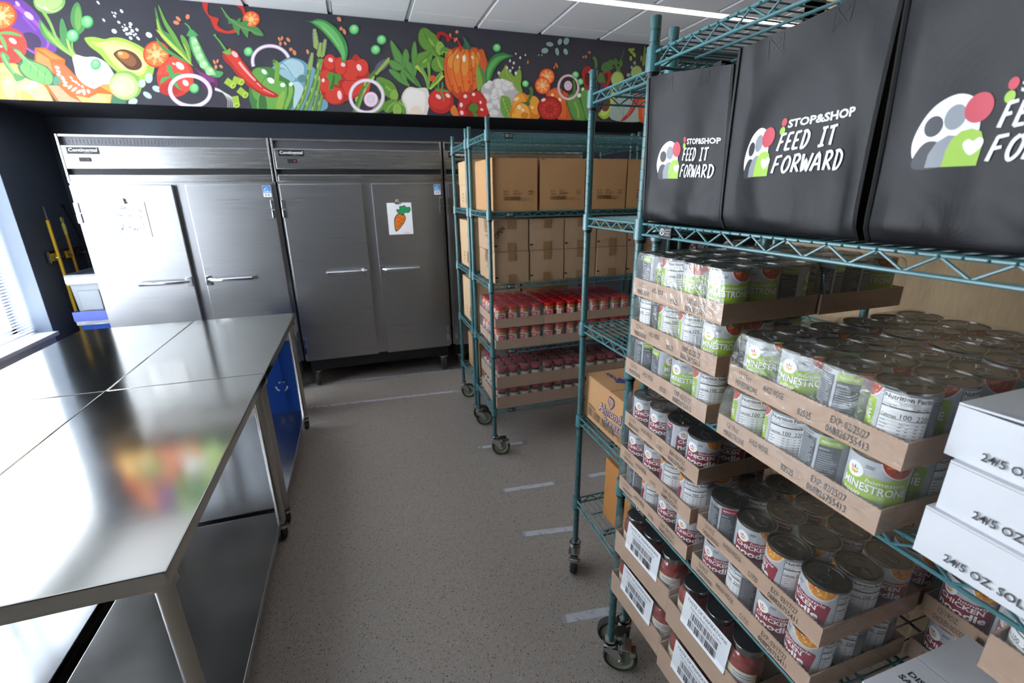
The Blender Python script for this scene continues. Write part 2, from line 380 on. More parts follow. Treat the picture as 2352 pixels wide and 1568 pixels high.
# worn white tape dashes on the floor
def tape_mat():
    m=bpy.data.materials.new('floor_tape'); m.use_nodes=True; nt=m.node_tree; b_=nt.nodes['Principled BSDF']; b_.inputs['Base Color'].default_value=lin('#c9cad0'); b_.inputs['Roughness'].default_value=.5
    N=nt.nodes.new; L=nt.links.new; tc=N('ShaderNodeTexCoord'); n=N('ShaderNodeTexNoise'); n.inputs['Scale'].default_value=28; n.inputs['Detail'].default_value=6; L(tc.outputs['Object'],n.inputs['Vector'])
    sp=N('ShaderNodeSeparateXYZ'); L(tc.outputs['Generated'],sp.inputs[0])
    def fade(o,e):
        a=N('ShaderNodeMath'); a.operation='PINGPONG'; a.inputs[1].default_value=.5; L(o,a.inputs[0]); r=N('ShaderNodeMapRange'); r.inputs['From Max'].default_value=e; L(a.outputs[0],r.inputs[0]); return r.outputs[0]
    k=N('ShaderNodeMath'); k.operation='MULTIPLY'; L(fade(sp.outputs[0],.12),k.inputs[0]); L(fade(sp.outputs[1],.12),k.inputs[1])
    r=N('ShaderNodeMapRange'); r.inputs['From Min'].default_value=.22; r.inputs['From Max'].default_value=.45; r.inputs['To Max'].default_value=.85; L(n.outputs['Fac'],r.inputs[0])
    k2=N('ShaderNodeMath'); k2.operation='MULTIPLY'; L(k.outputs[0],k2.inputs[0]); L(r.outputs[0],k2.inputs[1]); L(k2.outputs[0],b_.inputs['Alpha']); return m
TP=tape_mat()
for x0,x1,y0,y1,w,lb in ((-.75,.85,4.31,4.21,.036,'thin white line worn into the floor along the refrigerator fronts'),(-.7,.80,3.80,3.70,.040,'white floor line passing the wheeled table leg and the end of the wire racks'),
    (.62,.97,2.72,2.68,.036,'faint white floor dash by the braked caster of the spaghetti rack'),(.62,.99,2.21,2.175,.040,'bright short white dash alone in the open aisle'),(1.17,1.45,2.175,2.16,.040,'short white floor dash seen under the empty end of the narrow rack'),
    (.62,.93,1.83,1.78,.042,'white floor dash touching the caster of the narrow rack'),(.62,.86,1.31,1.28,.046,'white floor dash beside the large caster of the soup rack')):
    t=B(); L=math.hypot(x1-x0,y1-y0); t.box(-L/2,L/2,-w/2,w/2,0,.0006,TP); o=t.done('floor_tape_dash',loc=((x0+x1)/2,(y0+y1)/2,.0002),rot=(0,0,math.atan2(y1-y0,x1-x0)),smooth=0); tag(o,lb,'floor marking')
# ------------------------------------------------------------------ refrigerators
def fridge(label,x,copyof=None,grp='stainless refrigerators along the back wall'):
    t=thing('refrigerator',label,'refrigerator',(x,4.22,0),0,grp); W=1.318
    b=B(); b.box(0,W,0,.88,.27,1.774,DOORST); b.box(.03,W-.03,.05,.85,.15,.27,BLACKP); b.box(0,W,.03,.88,1.774,2.09,DOORST); b.done('cabinet',t)
    b=B(); H=HDRST
    b.box(0,W,-.006,.03,2.076,2.09,H); b.box(0,.014,-.012,.03,1.774,2.09,H,bev=.002); b.box(W-.014,W,-.012,.03,1.774,2.09,H,bev=.002)
    b.box(.014,W-.014,-.010,.03,1.868,2.018,H,bev=.004); b.box(.014,W-.014,-.010,.03,1.774,1.826,H,bev=.004)
    b.box(.014,W-.014,.022,.028,1.826,1.868,BLACKP); b.box(.014,W-.014,.024,.029,2.018,2.076,mat('vent_steel','#6a6a6d',.5,1))
    for k in range(60): b.box(.03+k*.0212,.035+k*.0212,.0215,.0235,2.036,2.060,MC['vent_steel'])
    b.done('header_panel',t,smooth=18)
    A=Art(rough=.35); A.rect('0d0d0f',0,0,.18,.040); A.ring('c9c9c9',.09,.02,.0895,.0195,.0012) if 0 else None
    A.text('f2f2f2','Continental',.008,.014,.022,.164,shear=.08,off=.012); A.text('b8b8b8','REFRIGERATOR',.095,.004,.005)
    me=A.mesh('badge',FR,.0004); b=B(); b.box(-.002,.182,0,.004,-.002,.042,BLACKP); add_mesh(b,me); b.done('name_badge',t,(.045,-.0145,1.965),smooth=0)
    b=B(); b.box(0,.068,-.006,0,0,.028,BLACKP,bev=.002); b.box(.05,.056,-.0064,-.006,.012,.016,emis('led_red','#ff3a20',2) if 'led_red' not in MC else MC['led_red']); b.done('temperature_display',t,(.10,-.010,1.913))
    for i,(a,c) in enumerate(((.016,.628),(.712,1.292))):
        d=B(); d.box(a,c,-.052,-.012,.275,1.756,DOORST,bev=.004); d.box(a+.012,c-.012,-.012,0,.285,1.745,BLACKP); do=d.done('door',t,smooth=18)
        h=B(); s=1 if i==0 else -1; e=c if i==0 else a
        h.box(min(e-s*.005,e-s*.045),max(e-s*.005,e-s*.045),-.066,-.052,1.00,1.075,CHROME,bev=.003); h.tube([(e-s*.03,-.06,1.045),(e-s*.06,-.095,1.045),(e-s*.12,-.102,1.045),(e-s*.26,-.102,1.045),(e-s*.335,-.10,1.045),(e-s*.345,-.054,1.045)],[.013,.015,.0165,.0165,.015,.012],CHROME,10); h.done('handle',do)
        hx=a if i==0 else c
        for z in (1.50,.34):
            h=B(); q0,q1=(hx-.004,hx+.024) if i==0 else (hx-.024,hx+.004); h.box(q0,q1,-.062,-.045,z,z+.065,CHROME,bev=.003); h.box(q0,q1,-.060,-.045,z+.07,z+.14,ZINC,bev=.003); h.done('hinge',do)
        if i==1:
            A=Art(rough=.4); A.rect('f4f6f8',0,0,.056,.082); A.rect('2a7fc4',.002,.028,.052,.052); A.stroke('ffffff',[(.008,.05),(.022,.066),(.04,.062)],.003); A.text('ffffff','energy',.010,.045,.012,.03,shear=.3); A.rects('ffffff',[(.006,.034,.044,.005)]); A.ell('8a94a0',.018,.014,.007); A.ell('8a94a0',.038,.014,.007)
            o=inst('energy_sticker',A.mesh('sticker',FR,.0003),do,(c-.064,-.0523,1.662)); o['label']='blue and white energy sticker'
    for (cx,cy) in ((.08,.07),(W-.08,.07),(.08,.80),(W-.08,.80)):
        c=B(); c.box(-.045,.045,-.045,.045,.145,.15,ZINC); c.lathe([(.02,.14),(.02,.12),(.03,.115),(.03,.10)],(0,0,.0),ZINC,12)
        for q in (-.024,.024): c.box(q-.002,q+.002,-.028,.012,.055,.11,ZINC)
        co_=c.done('caster',t,(cx,cy,0)); w=B(); w.lathe([(0,-.016),(.055,-.016),(.062,-.010),(.062,.010),(.055,.016),(0,.016)],(0,-.01,.062),RUBBER,20,'x'); w.done('wheel',co_)
    return t
fridge('two-door stainless refrigerator with a pale drawing clipped to its door, beside the window wall',-1.906)
fridge('two-door stainless refrigerator with a carrot drawing clipped to its door',-.575)
fridge('stainless refrigerator mostly hidden behind the stacked boxes on the wire racks',.760)
PAPER=mat('paper','#f3f3f3',.7,0,.02,50)
def sheet(name,label,x,z,w,h,art,tilt=0):
    t=thing(name,label,'drawing',(x,4.164,z)); 
    A=Art(); A.rect('f1f1f2',0,0,w,h); art(A,w,h); me=A.mesh('p',FR,.0002); b=B(); V=[];F=[]
    b.quad((0,0,0),(0,0,h),(w,0,h),(w,0,0),PAPER); b.box(0,w,-.0002,.0012,0,h,PAPER); add_mesh(b,me); b.done('sheet',t,(0,-.002,0),smooth=0)
    return t
def squig(A,w,h):
    rn=random.Random(4)
    for k in range(38):
        x=w*(.2+.7*rn.random()); y=h*(.12+.78*rn.random()); c=rn.choice(['6f8fd0','8fb4dc','5a5fa8','7d74c0','a9c9dc','3f4788'])
        A.stroke(c,[(x,y),(x+rn.uniform(-.02,.02),y+rn.uniform(-.02,.02)),(x+rn.uniform(-.03,.03),y+rn.uniform(-.03,.03))],rn.uniform(.002,.006),.001,4)
def carrot(A,w,h):
    def s(p): return [(x*w,y*h) for x,y in p]
    A.blob('1f1f1f',s([(.28,.10),(.24,.30),(.27,.52),(.42,.66),(.62,.66),(.73,.55),(.68,.40),(.45,.18)]))
    A.blob('ea7a1e',s([(.30,.13),(.27,.30),(.30,.50),(.43,.635),(.61,.635),(.70,.54),(.65,.40),(.43,.19)]))
    A.blob('1c1c1c',s([(.50,.66),(.40,.70),(.38,.80),(.50,.80),(.50,.88),(.62,.90),(.72,.92),(.80,.86),(.93,.86),(.95,.76),(.86,.68),(.72,.68),(.62,.60)]))
    A.blob('1e9a5a',s([(.51,.67),(.42,.71),(.41,.785),(.52,.785),(.53,.865),(.62,.88),(.72,.90),(.79,.84),(.91,.845),(.92,.76),(.84,.695),(.71,.69),(.62,.63)]))
    for y,x in ((.53,.36),(.47,.5),(.40,.34),(.33,.45),(.26,.33)): A.stroke('1f1f1f',s([(x,y),(x+.16,y+.02)]),.003,flat=False)
    A.text('e0559a','Kaitlyn',.62*w,.04*h,.008,.05)
sheet('drawing_sheet','white paper with pale blue scribbles clipped to the refrigerator by the window',-1.725,1.385,.252,.255,squig)
sheet('drawing_sheet','paper sheet with a drawn orange carrot hanging on the refrigerator door',.245,1.338,.205,.262,carrot)
for x,z,lb in ((-1.60,1.635,'round white magnetic clip holding the pale scribble drawing'),(.335,1.598,'small brass magnetic clip holding the carrot drawing')):
    c=thing('magnetic_clip',lb,'clip',(x,4.158,z)); b=B(); b.box(-.022,.022,-.004,.004,-.008,.008,CHROME,bev=.002); b.done('clamp_bar',c); b=B(); b.lathe([(0,-.012),(.012,-.012),(.014,-.008),(.012,.0),(.0,.0)],(0,.0,.018),mat('clip_knob','#cdbf9f',.3,.5),16,'y'); b.done('knob',c)
# ------------------------------------------------------------------ mop corner
hb=thing('broom_holder','black wall bracket with spring clips holding yellow broom handles','broom holder',(XL,4.8,1.2)); b=B()
b.box(.002,.012,0,.56,-.04,.05,BLACKP,bev=.003); b.box(.012,.03,0,.008,-.04,.05,ZINC); b.done('back_plate',hb)
YEL=mat('yellow_plastic','#f4c21d',.35,0,.04,30); YEL2=mat('yellow_orange_plastic','#eaa01f',.35,0,.04,30); YG=mat('lime_grip','#d6d66a',.4,0,.04,30)
for k,y in enumerate((.07,.28,.45)):
    b=B(); b.box(.012,.03,y-.03,y-.012,-.03,.03,YEL if k<2 else BLACKP,bev=.003); b.box(.012,.03,y+.012,y+.03,-.03,.03,YEL if k<2 else BLACKP,bev=.003); b.tube([(.012,y-.02,0),(.05,y-.025,0),(.079,y-.014,.0),(.079,y+.014,.0),(.05,y+.025,0),(.012,y+.02,0)],.0035,ZINC,6); b.done('spring_clip',hb)
br=thing('broom','yellow-handled broom with black tip clipped upright in the dark corner','broom',(-2.42,4.87,0)); b=B(); b.tube([(0,0,.12),(0,0,1.50)],.0125,YEL,12); b.done('handle',br)
b=B(); b.tube([(0,0,1.49),(0,0,1.58),(0,0,1.61)],[.0125,.012,.008],BLACKP,12); b.done('grip',br)
b=B(); b.box(-.02,.02,-.12,.14,.07,.13,BLACKP,bev=.01); b.box(-.025,.025,-.13,.15,0,.075,mat('bristle','#3b3b3b',.9,0,.3,300,.8,400)); b.done('brush_head',br)
du=thing('dustpan_wand','orange wand with a lime loop grip hanging from the wall bracket','dustpan handle',(-2.425,5.085,1.04)); b=B(); b.tube([(0,0,0),(0,0,.34)],.0115,YEL2,12); b.box(-.006,.006,-.008,.008,-.02,.0,mat('white_plastic','#e9e4dc',.4)); b.done('tube',du)
b=B(); b.tube([(0,0,.33),(0,0,.41),(0,0,.43)],[.013,.015,.008],YG,12); b.tube([(0,.016*math.cos(t),.45+.022*math.sin(t)) for t in [2*PI*k/14 for k in range(14)]],.006,YG,6,closed=True); b.done('loop_grip',du)
mo=thing('mop_pole','slim black pole with a bent top leaning behind the yellow handles','mop',(-2.42,5.15,0)); b=B(); b.tube([(0,-.01,1.61),(0,.0,1.615),(.0,.02,1.59),(0,.10,1.40),(0,.19,1.18),(0,.20,.9),(0,.20,.06)],.011,BLACKP,10); b.done('pole',mo); b=B(); b.box(-.03,.03,.1,.235,0,.07,BLACKP,bev=.01); b.done('mop_head',mo)
def binbody(b,w,d,h,z0,m,lip=.02,t=.03):
    # tapered open bin with rim
    V=[];F=[]
    lv=[(0,-t),(h-.09,-.006),(h-.085,0.008),(h-.01,.010),(h,.012),(h,.002),(h-.02,-.004),(.03,-t-.004)]
    for z,o in lv: V+=[(-w/2-o*1,-d/2-o,z0+z),(w/2+o,-d/2-o,z0+z),(w/2+o,d/2+o,z0+z),(-w/2-o,d/2+o,z0+z)]
    for i in range(len(lv)-1):
        for k in range(4): F.append((i*4+k,i*4+(k+1)%4,i*4+4+(k+1)%4,i*4+4+k))
    F.append((3,2,1,0)); n=4*(len(lv)-1); F.append((n,n+1,n+2,n+3)); b.add(V,F,m)
GREYB=mat('bin_grey','#989ea4',.5,0,.03,20); BLUEB=mat('bin_blue','#1b4fae',.42,0,.05,20,.1,200); LIN=film('bin_liner',.35,.8,(.9,.92,1,1),.3,.8,.2,20)
BLUEP=mat('bin_blue_pale','#5b6cc0',.45,0,.04,20)
bb=thing('recycling_bin','blue slim bin with clear liner, a grey bin nested in it, in the corner','bin',(-2.225,4.96,0)); b=B(); binbody(b,.25,.50,.755,0,BLUEB); b.box(-.138,.138,-.270,-.263,.675,.757,BLUEP,bev=.003); b.done('body',bb)
b=B(); 
b.box(-.131,.131,-.264,-.259,.64,.674,LIN); b.done('liner',bb)
gb=thing('slim_bin','light grey slim bin with white liner nested above the blue one','bin',(-2.225,4.96,.33)); b=B(); binbody(b,.235,.47,.735,0,GREYB); b.box(-.075,.075,-.236,-.228,.43,.60,GREYB,bev=.006); b.done('body',gb)
b=B(); b.box(-.126,.126,-.250,-.246,.665,.715,LIN); b.box(-.112,.112,-.22,.22,.70,.712,mat('bin_grey_bag','#70767c',.6)); b.done('liner',gb)  # second box: plain grey sheet closing the bin just below its rim
rb=thing('recycling_bin','blue recycling bin with arrows symbol and liner behind the wheeled table','bin',(-.70,3.72,0)); b=B(); binbody(b,.28,.30,.76,0,BLUEB); b.box(.02,.03,-.162,-.15,.1,.6,BLUEB); b.done('body',rb)
A=Art(); 
for k in range(3):
    a=R(90+120*k); c=(math.cos(a)*.032,math.sin(a)*.032); tx,ty=-math.sin(a),math.cos(a)
    A.stroke('e9eef5',[(c[0]-tx*.026,c[1]-ty*.026),(c[0]+math.cos(a)*.006,c[1]+math.sin(a)*.006),(c[0]+tx*.018,c[1]+ty*.018)],.012)
inst('recycling_symbol',A.mesh('rs',FR,.0004),rb,(.02,-.150,.30),(R(4),0,0))
b=B(); b.box(-.150,.150,-.166,-.160,.66,.74,LIN); b.box(.148,.158,-.15,.12,.66,.78,LIN); b.box(-.14,.14,-.14,.14,.755,.79,LIN); b.done('liner',rb)
# ------------------------------------------------------------------ steel work tables
def table(label,x0,y0,w,l,legs_y):
    t=thing('work_table',label,'table',(x0,y0,0),0,'stainless steel work tables on casters'); ZT=.89; g=.0015
    b=B(); b.box(g,w-g,g,l-g,ZT-.038,ZT,TOPST,bev=.0035); b.box(.03,w-.03,.03,l-.03,ZT-.07,ZT-.04,LEGST); b.done('tabletop',t,smooth=18)
    s=B(); s.box(.02,w-.035,legs_y[0]-.050,legs_y[1]+.035,.118,.15,SHELFST,bev=.003); s.done('undershelf',t,smooth=18)
    for lx in (.042,w-.042):
        for ly in legs_y:
            q=B(); q.cyl((lx,ly,.12),.0205,ZT-.16,LEGST,20); q.cyl((lx,ly,ZT-.075),.032,.03,LEGST,16); q.done('leg',t)
            c=B(); c.cyl((0,0,.085),.012,.04,ZINC,10); c.lathe([(.024,.094),(.026,.082),(.018,.078)],(0,0,0),ZINC,14)
            for k in (-.018,.018): c.add([(k,-.012,.09),(k,.018,.09),(k,.034,.034),(k,.012,.026)],[(0,1,2,3)],ZINC); c.box(k-.0015,k+.0015,-.01,.03,.03,.092,ZINC)
            ca=c.done('caster',t,(lx,ly,0),(0,0,.4)); wq=B(); wq.lathe([(0,-.013),(.034,-.013),(.040,-.007),(.040,.007),(.034,.013),(0,.013)],(0,.02,.040),RUBBER,18,'x'); wq.done('wheel',ca)
    return t
XT=-.4855; WT=.6164
table('steel work table with its corner toward the soup rack, along the aisle',XT-WT,1.006,WT,1.238,(.06,1.18))
table('steel work table beside the aisle with a blue recycling bin behind it',XT-WT,2.246,WT,1.192,(.06,1.145))
table('steel work table on the window side whose top is cut off by the frame edge',XT-2*WT,1.006,WT,1.238,(.06,1.18))
table('steel work table on the window side, closest to the grey nested bins',XT-2*WT,2.246,WT,1.192,(.06,1.145))
# ------------------------------------------------------------------ wire racks
SHM={}
def shelf_mesh(L,D,fine=True):
    k=(round(L,3),round(D,3))
    if k in SHM: return SHM[k]
    b=B(); zt,zb=.013,-.014
    def rail(p,q,z,r=.0036): b.tube([(p[0],p[1],z),(q[0],q[1],z)],r,TEAL,8)
    def truss(p,q,step=.0762,r=.0023):
        d=Vector(q)-Vector(p); n=max(2,round(d.length/(step/2))); pts=[]
        for i in range(n+1):
            t=i/n; pts.append((p[0]+d.x*t,p[1]+d.y*t,zt-.001 if i%2 else zb+.001))
        for a,c in zip(pts,pts[1:]): b.tube([a,c],r,TEAL,6,cap=False)
    m=.015
    for p,q in (((m,-.004),(L-m,-.004)),((m,D+.004),(L-m,D+.004)),((-.004,m),(-.004,D-m)),((L+.004,m),(L+.004,D-m))):
        rail(p,q,zt); rail(p,q,zb); 
        d=(Vector(q)-Vector(p)).normalized()*.015; truss((p[0]+d.x,p[1]+d.y),(q[0]-d.x,q[1]-d.y))
    rail((m,D/2),(L-m,D/2),zt-.006); rail((m,D/2),(L-m,D/2),zb); truss((m,D/2),(L-m,D/2))
    rail((m,D*.25),(L-m,D*.25),zt-.006,.0032); rail((m,D*.75),(L-m,D*.75),zt-.006,.0032)
    n=int((L-2*m)/.0254); 
    for i in range(n+1):
        x=m+(L-2*m)*i/n; b.tube([(x,-.009,zt-.002),(x,-.006,zt+.002),(x,D+.006,zt+.002),(x,D+.009,zt-.002)],.0017,TEAL,6)
    SHM[k]=b.mesh('wire_shelf'); return SHM[k]
def post_mesh(h):
    b=B(); z=0; pr=[(0,0),(.0127,0)]
    while z+.0254<h-.012: pr+=[(.0127,z+.0236),(.0117,z+.0242),(.0117,z+.0250),(.0127,z+.0256)]; z+=.0254
    pr+=[(.0127,h-.002),(.0115,h),(0,h)]; b.lathe(pr,(0,0,0),TEALD,14); return b.mesh('post')
b=B(); b.lathe([(.0128,-.028),(.0185,-.028),(.0172,.026),(.0128,.026)],(0,0,0),TEAL,16); COLLAR=[b]
b.lathe([(.0128,-.037),(.0158,-.037),(.0158,-.028)],(0,0,0),BLACKP,16); COLLAR=b.mesh('collar')
b=B(); b.lathe([(0,.0),(.010,.0),(.0125,-.004),(.021,-.005),(.022,-.012),(.017,-.018)],(0,0,.145),ZINC,18); b.lathe([(.026,.128),(.028,.120),(.024,.112),(0,.112)],(0,0,0),ZINC,20)
for k in (-1,1):
    V=[];F=[]; P=[(-.022,.118),(.024,.118),(.040,.085),(.048,.058),(.040,.050),(.028,.052),(.010,.080),(-.022,.100)]
    for o in (k*.022,k*.0245): V+=[(o,p[0],p[1]) for p in P]
    n=len(P); F=[tuple(range(n)),tuple(range(n,2*n))]+[(i,(i+1)%n,n+(i+1)%n,n+i) for i in range(n)]; b.add(V,F,ZINC)
b.box(-.0245,.0245,-.022,.024,.114,.118,ZINC); b.lathe([(0,-.028),(.007,-.028),(.007,.028),(0,.028)],(0,.038,.0595),ZINC,8,'x')
FORK=b.mesh('caster_fork')
b=B(); b.lathe([(.0,-.009),(.012,-.012),(.040,-.008),(.048,-.013)],(0,0,0),WHEEL,28,'x'); b.lathe([(.048,-.013),(.055,-.0155),(.0605,-.011),(.062,0),(.0605,.011),(.055,.0155),(.048,.013)],(0,0,0),RUBBER,28,'x'); b.lathe([(.048,.013),(.040,.008),(.012,.012),(0,.009)],(0,0,0),WHEEL,28,'x'); WHM=b.mesh('wheel')
b=B(); b.box(-.026,.026,.040,.075,.118,.123,ZINC,bev=.001); b.box(-.024,.024,.028,.045,.100,.122,ZINC,bev=.001); b.box(-.017,.017,.070,.092,.086,.106,ZINC,bev=.002); b.box(-.012,.012,.05,.074,.10,.117,BLACKP); BRK=b.mesh('brake')
A=Art(); A.rect('121214',0,0,.048,.026); A.ring('d8d8d8',.013,.014,.009,.008,.002); A.stroke('d8d8d8',[(.008,.010),(.013,.018),(.018,.008)],.0018); A.text('dcdcdc','QUANTUM',.025,.018,.0035,.02); A.text('dcdcdc','STORAGE',.025,.012,.0035,.018); A.text('dcdcdc','SYSTEMS',.025,.006,.0035,.018)
b=B(); b.box(0,.048,-.0005,.003,0,.026,BLACKP); add_mesh(b,A.mesh('pl',lambda u,v,l:(u,-l-.0006,v),.0002)); PLATE=b.mesh('name_plate',0)
PM={}
def rack(label,loc,rz,L,D,zs,top=2.063,angs=(0,0,0,0),brk=(0,),cat='shelving rack',topplate=True):
    t=thing('wire_rack',label,cat,loc,rz); h=top-.13
    if h not in PM: PM[h]=post_mesh(h)
    for i,(x,y) in enumerate(((0,0),(L,0),(0,D),(L,D))):
        inst('post',PM[h],t,(x,y,.13),(0,0,R(45)))
        c=inst('caster',FORK,t,(x,y,0),(0,0,R(angs[i]))); inst('wheel',WHM,c,(0,.038,.062)); 
        if i in brk: inst('brake_lever',BRK,c)
    sm=shelf_mesh(L,D)
    for z in zs:
        s=inst('wire_shelf',sm,t,(0,0,z))
        for (x,y) in ((0,0),(L,0),(0,D),(L,D)): inst('corner_collar',COLLAR,s,(x,y,0))
        if topplate or z<1.9: inst('name_plate',PLATE,s,(.095,-.0105,-.014))
    return t
Z1=[.386,.784,1.187,1.583,1.974]; Z2=[.3505,.761,1.166,1.571,1.975]; Z3=[.316,.725,1.138,1.554,1.970]
rack('teal wire rack loaded with soup cans, sauce jars and black tote bags',(.710,1.078,0),-PI/2,1.215,.430,Z1,angs=(-33,0,165,0),brk=(0,2),topplate=False)
rack('nearly empty teal wire rack end holding one almond milk carton',(.8025,1.135,0),0,.905,.430,Z2,angs=(60,0,150,0),brk=(2,),topplate=False)
rack('teal wire rack loaded with spaghetti boxes and red-lidded jars',(.7139,2.6055,0),0,1.218,.431,Z3,angs=(-105,0,-100,180),brk=(0,))
rack('teal wire rack of cartons between the refrigerators and the spaghetti rack',(.7139,3.125,0),0,1.218,.442,Z3,angs=(-100,0,-105,0),brk=())
rack('teal wire rack holding black tote bags, seen through gaps past the soup cans',(2.02,2.6055,0),0,1.218,.431,Z3,brk=())
# ------------------------------------------------------------------ soup cans
CR_=.0385; CH=.1045
b=B(); b.lathe([(0,.002),(.034,.001),(.0365,0),(.0385,.0015),(.0385,.004),(.0376,.006),(.0376,.1005),(.0387,.1025),(.0389,.1045),(.0383,CH),(.0372,CH),(.0366,.1045)],(0,0,0),TIN,40); CANB=b.mesh('can_body')
b=B(); b.lathe([(.0367,.1052),(.0362,.1018),(.0335,.1020),(.0325,.1030),(.030,.1030),(.0292,.1022),(.0,.1022)],(0,0,0),TINLID,40); LIDM=b.mesh('lid')
b=B(); b.tube([(.013*math.cos(t)-.010 if 0 else .010*math.cos(t)*1.0,-.008+.0135*math.sin(t),.1034) for t in [2*PI*k/18 for k in range(18)]],.0011,TIN,6,closed=True)
b.tube([(.0,.006,.1032),(.0,.020,.1034),(.0,.026,.1030)],[.0014,.0014,.0012],TIN,6); b.cyl((0,.018,.1022),.003,.0022,TIN,10); TABM=b.mesh('pull_tab')
def leafmark(A,x,y,s):
    A.ell('f4f4f2',x,y,s,s*.95,n=24)
    A.poly('e04a3c',[(x-.50*s,y+.42*s),(x-.12*s,y+.02*s),(x-.02*s,y-.08*s),(x-.38*s,y-.02*s),(x-.52*s,y+.2*s)])
    A.poly('5b2d82',[(x-.02*s,y+.50*s),(x+.10*s,y+.25*s),(x+.06*s,y-.03*s),(x-.10*s,y+.15*s),(x-.12*s,y+.35*s)])
    A.poly('7cb83c',[(x+.45*s,y+.20*s),(x+.25*s,y+.20*s),(x+.12*s,y+.02*s),(x+.12*s,y-.06*s),(x+.33*s,y+.03*s)])
    A.poly('f0a325',[(x-.5*s,y-.12*s),(x,y-.2*s),(x+.5*s,y-.12*s),(x+.36*s,y-.4*s),(x+.1*s,y-.52*s),(x-.2*s,y-.5*s),(x-.4*s,y-.32*s)])
def facet(cut,RR,rad,u0,z0):   # wraps flat art round a many-sided cylinder so that every layer stays parallel
    def fn(u,v,l):
        k=math.floor(u/cut+1e-6); t=u/cut-k; a,b=((k)*cut-u0)/rad,((k+1)*cut-u0)/rad
        x=math.sin(a)*(1-t)+math.sin(b)*t; y=math.cos(a)*(1-t)+math.cos(b)*t; return ((RR+l)*x,-(RR+l)*y,z0+v)
    return fn
def label_mesh(kind):
    A=Art(rough=.42); g=kind=='m'; main='9dbd2f' if g else '8e1f34'; H=.0945; rn=random.Random(7)
    x0,x1=.012,.104; top=.0690 if g else .0665
    P=[(x0,0),(x1,0)]+[(x1-(x1-x0)*k/24,top+rn.uniform(-.0012,.0012)+(.006 if k<8 else 0)) for k in range(25)]
    if not g: P=[(x0,0.0),(x1-.008,0.0),(x1,top-.004)]+[(x1-(x1-x0)*k/24,top+rn.uniform(-.001,.001)) for k in range(1,25)]
    A.poly(main,P)
    # bowl
    bx=.084; by=H+.007; A.ell('e9e9e6',bx,by,.0268,.0290,n=30); A.ell('b03a22' if g else 'd48b2c',bx,by,.0252,.0274,n=30)
    for k in range(30):
        a=rn.uniform(PI*1.02,PI*1.98); q=rn.uniform(.006,.0235); c=rn.choice(['d9562a','8e2016','e0843a','c2442a'] if g else ['f0c24c','e9b13a','d8412a','f3d987','c77a24']); A.ell(c,bx+q*math.cos(a),by+q*1.05*math.sin(a),rn.uniform(.0012,.0035),rn.uniform(.001,.0024),rn.uniform(0,180),8)
    leafmark(A,.0285,.0715,.0128)
    if g: A.rect('8fae2a',.047,.018,.057,.0125) ; A.text('c4d67a','low in cholesterol',.052,.0215,.0036,.036,shear=.25)
    A.text('f2f1ea','homestyle',.045,.0590,.0070,.050,shear=.28,off=.006)
    if g:
        A.text('5d7a1c','MINESTRONE',.0150,.0432,.0128,.0855,off=.022); A.text('f6f5ef','MINESTRONE',.0143,.0438,.0128,.0855,off=.022)
        A.text('f2f1ea','soup',.016,.0335,.0082,.026,shear=.28,off=.01)
    else:
        A.text('f6f5ef','CHICKEN',.0165,.0475,.0096,.066,off=.026)
        A.text('f6f5ef','noodle',.0165,.0300,.0145,.072,off=.03); A.text('d99aa5','soup',.020,.0200,.0060,.018,shear=.28)
    A.micro('55585c',.042,.080,.012,.006,2,seed=3)
    # nutrition panel
    nx=.112; A.rect('ececea',nx,.004,.056,.088); A.rects('17181a',[(nx,.004,.0009,.088),(nx+.0555,.004,.0007,.088),(nx,.0915,.0565,.0009),(nx,.004,.0565,.0006),(nx+.001,.0705,.054,.0022),(nx+.001,.0555,.054,.0010),(nx+.001,.0775,.054,.0004)])
    A.text('121314','Nutrition Facts',nx+.002,.0835,.0068,.0525,off=.025); A.text('2c2d2e','about 2 servings per container',nx+.002,.0798,.0024,.040); A.text('121314','Serving size',nx+.002,.0738,.0029,.016,off=.02); A.text('121314','1 cup (245g)',nx+.053,.0738,.0029,.017,al='r',off=.02)
    A.text('121314','Calories',nx+.002,.0572,.0046,.018,off=.02); A.text('121314','100',nx+.036,.0572,.0075,.012,al='r',off=.01); A.text('121314','220',nx+.0545,.0572,.0075,.013,al='r',off=.01)
    A.rects('6d6f71',[(nx+.002,.0515-.0052*k,.052,.0003) for k in range(9)]); 
    A.layer+=1
    for k in range(9):
        for xx,w in ((.002,rn.uniform(.008,.015)),(.024,.005),(.032,.004),(.042,.004),(.050,.004)): A.rect('85888b',nx+xx,.0528-.0052*k-.0033,w*.8,.0013,flat=True)
    # ingredients
    ix=.1695; A.rect('3c4046',ix,.004,.030,.082); A.text('c8cacc','INGREDIENTS:',ix+.0015,.0815,.0022,.015,off=.02); A.micro('a9acb0',ix+.0015,.008,.027,.072,20,seed=11,fill=.42); A.micro('5a5d61',ix+.001,.0875,.028,.006,2,seed=12)
    # preparation
    px=.2045; A.rect(main if g else 'a32438',px,.079,.032,.0125); A.text('f2f2ee','PREPARATION:',px+.003,.0825,.0046,.025,shear=.1,off=.02); A.rect('474b51',px,.004,.031,.0745); A.text('d5d6d8','MICROWAVE:',px+.002,.071,.0028,.014,off=.03); A.micro('b4b7ba',px+.002,.008,.026,.060,15,seed=15,fill=.36)
    RR=.0379
    me=A.mesh('lab',facet(.0038,RR,.0379,.060,.0062),.000012,cutx=.0038,clip=(0,.2381,0,H)); b=B(); b.lathe([(.0378,.0062),(.0378,.1003)],(0,0,0),LABELG,48); add_mesh(b,me); return b.mesh('label',60,weld=False)
LABM={'m':label_mesh('m'),'c':label_mesh('c')}
CONTENT={'F':-9,'B':44,'N':118,'I':175,'P':238,'L':-60,'R':80}
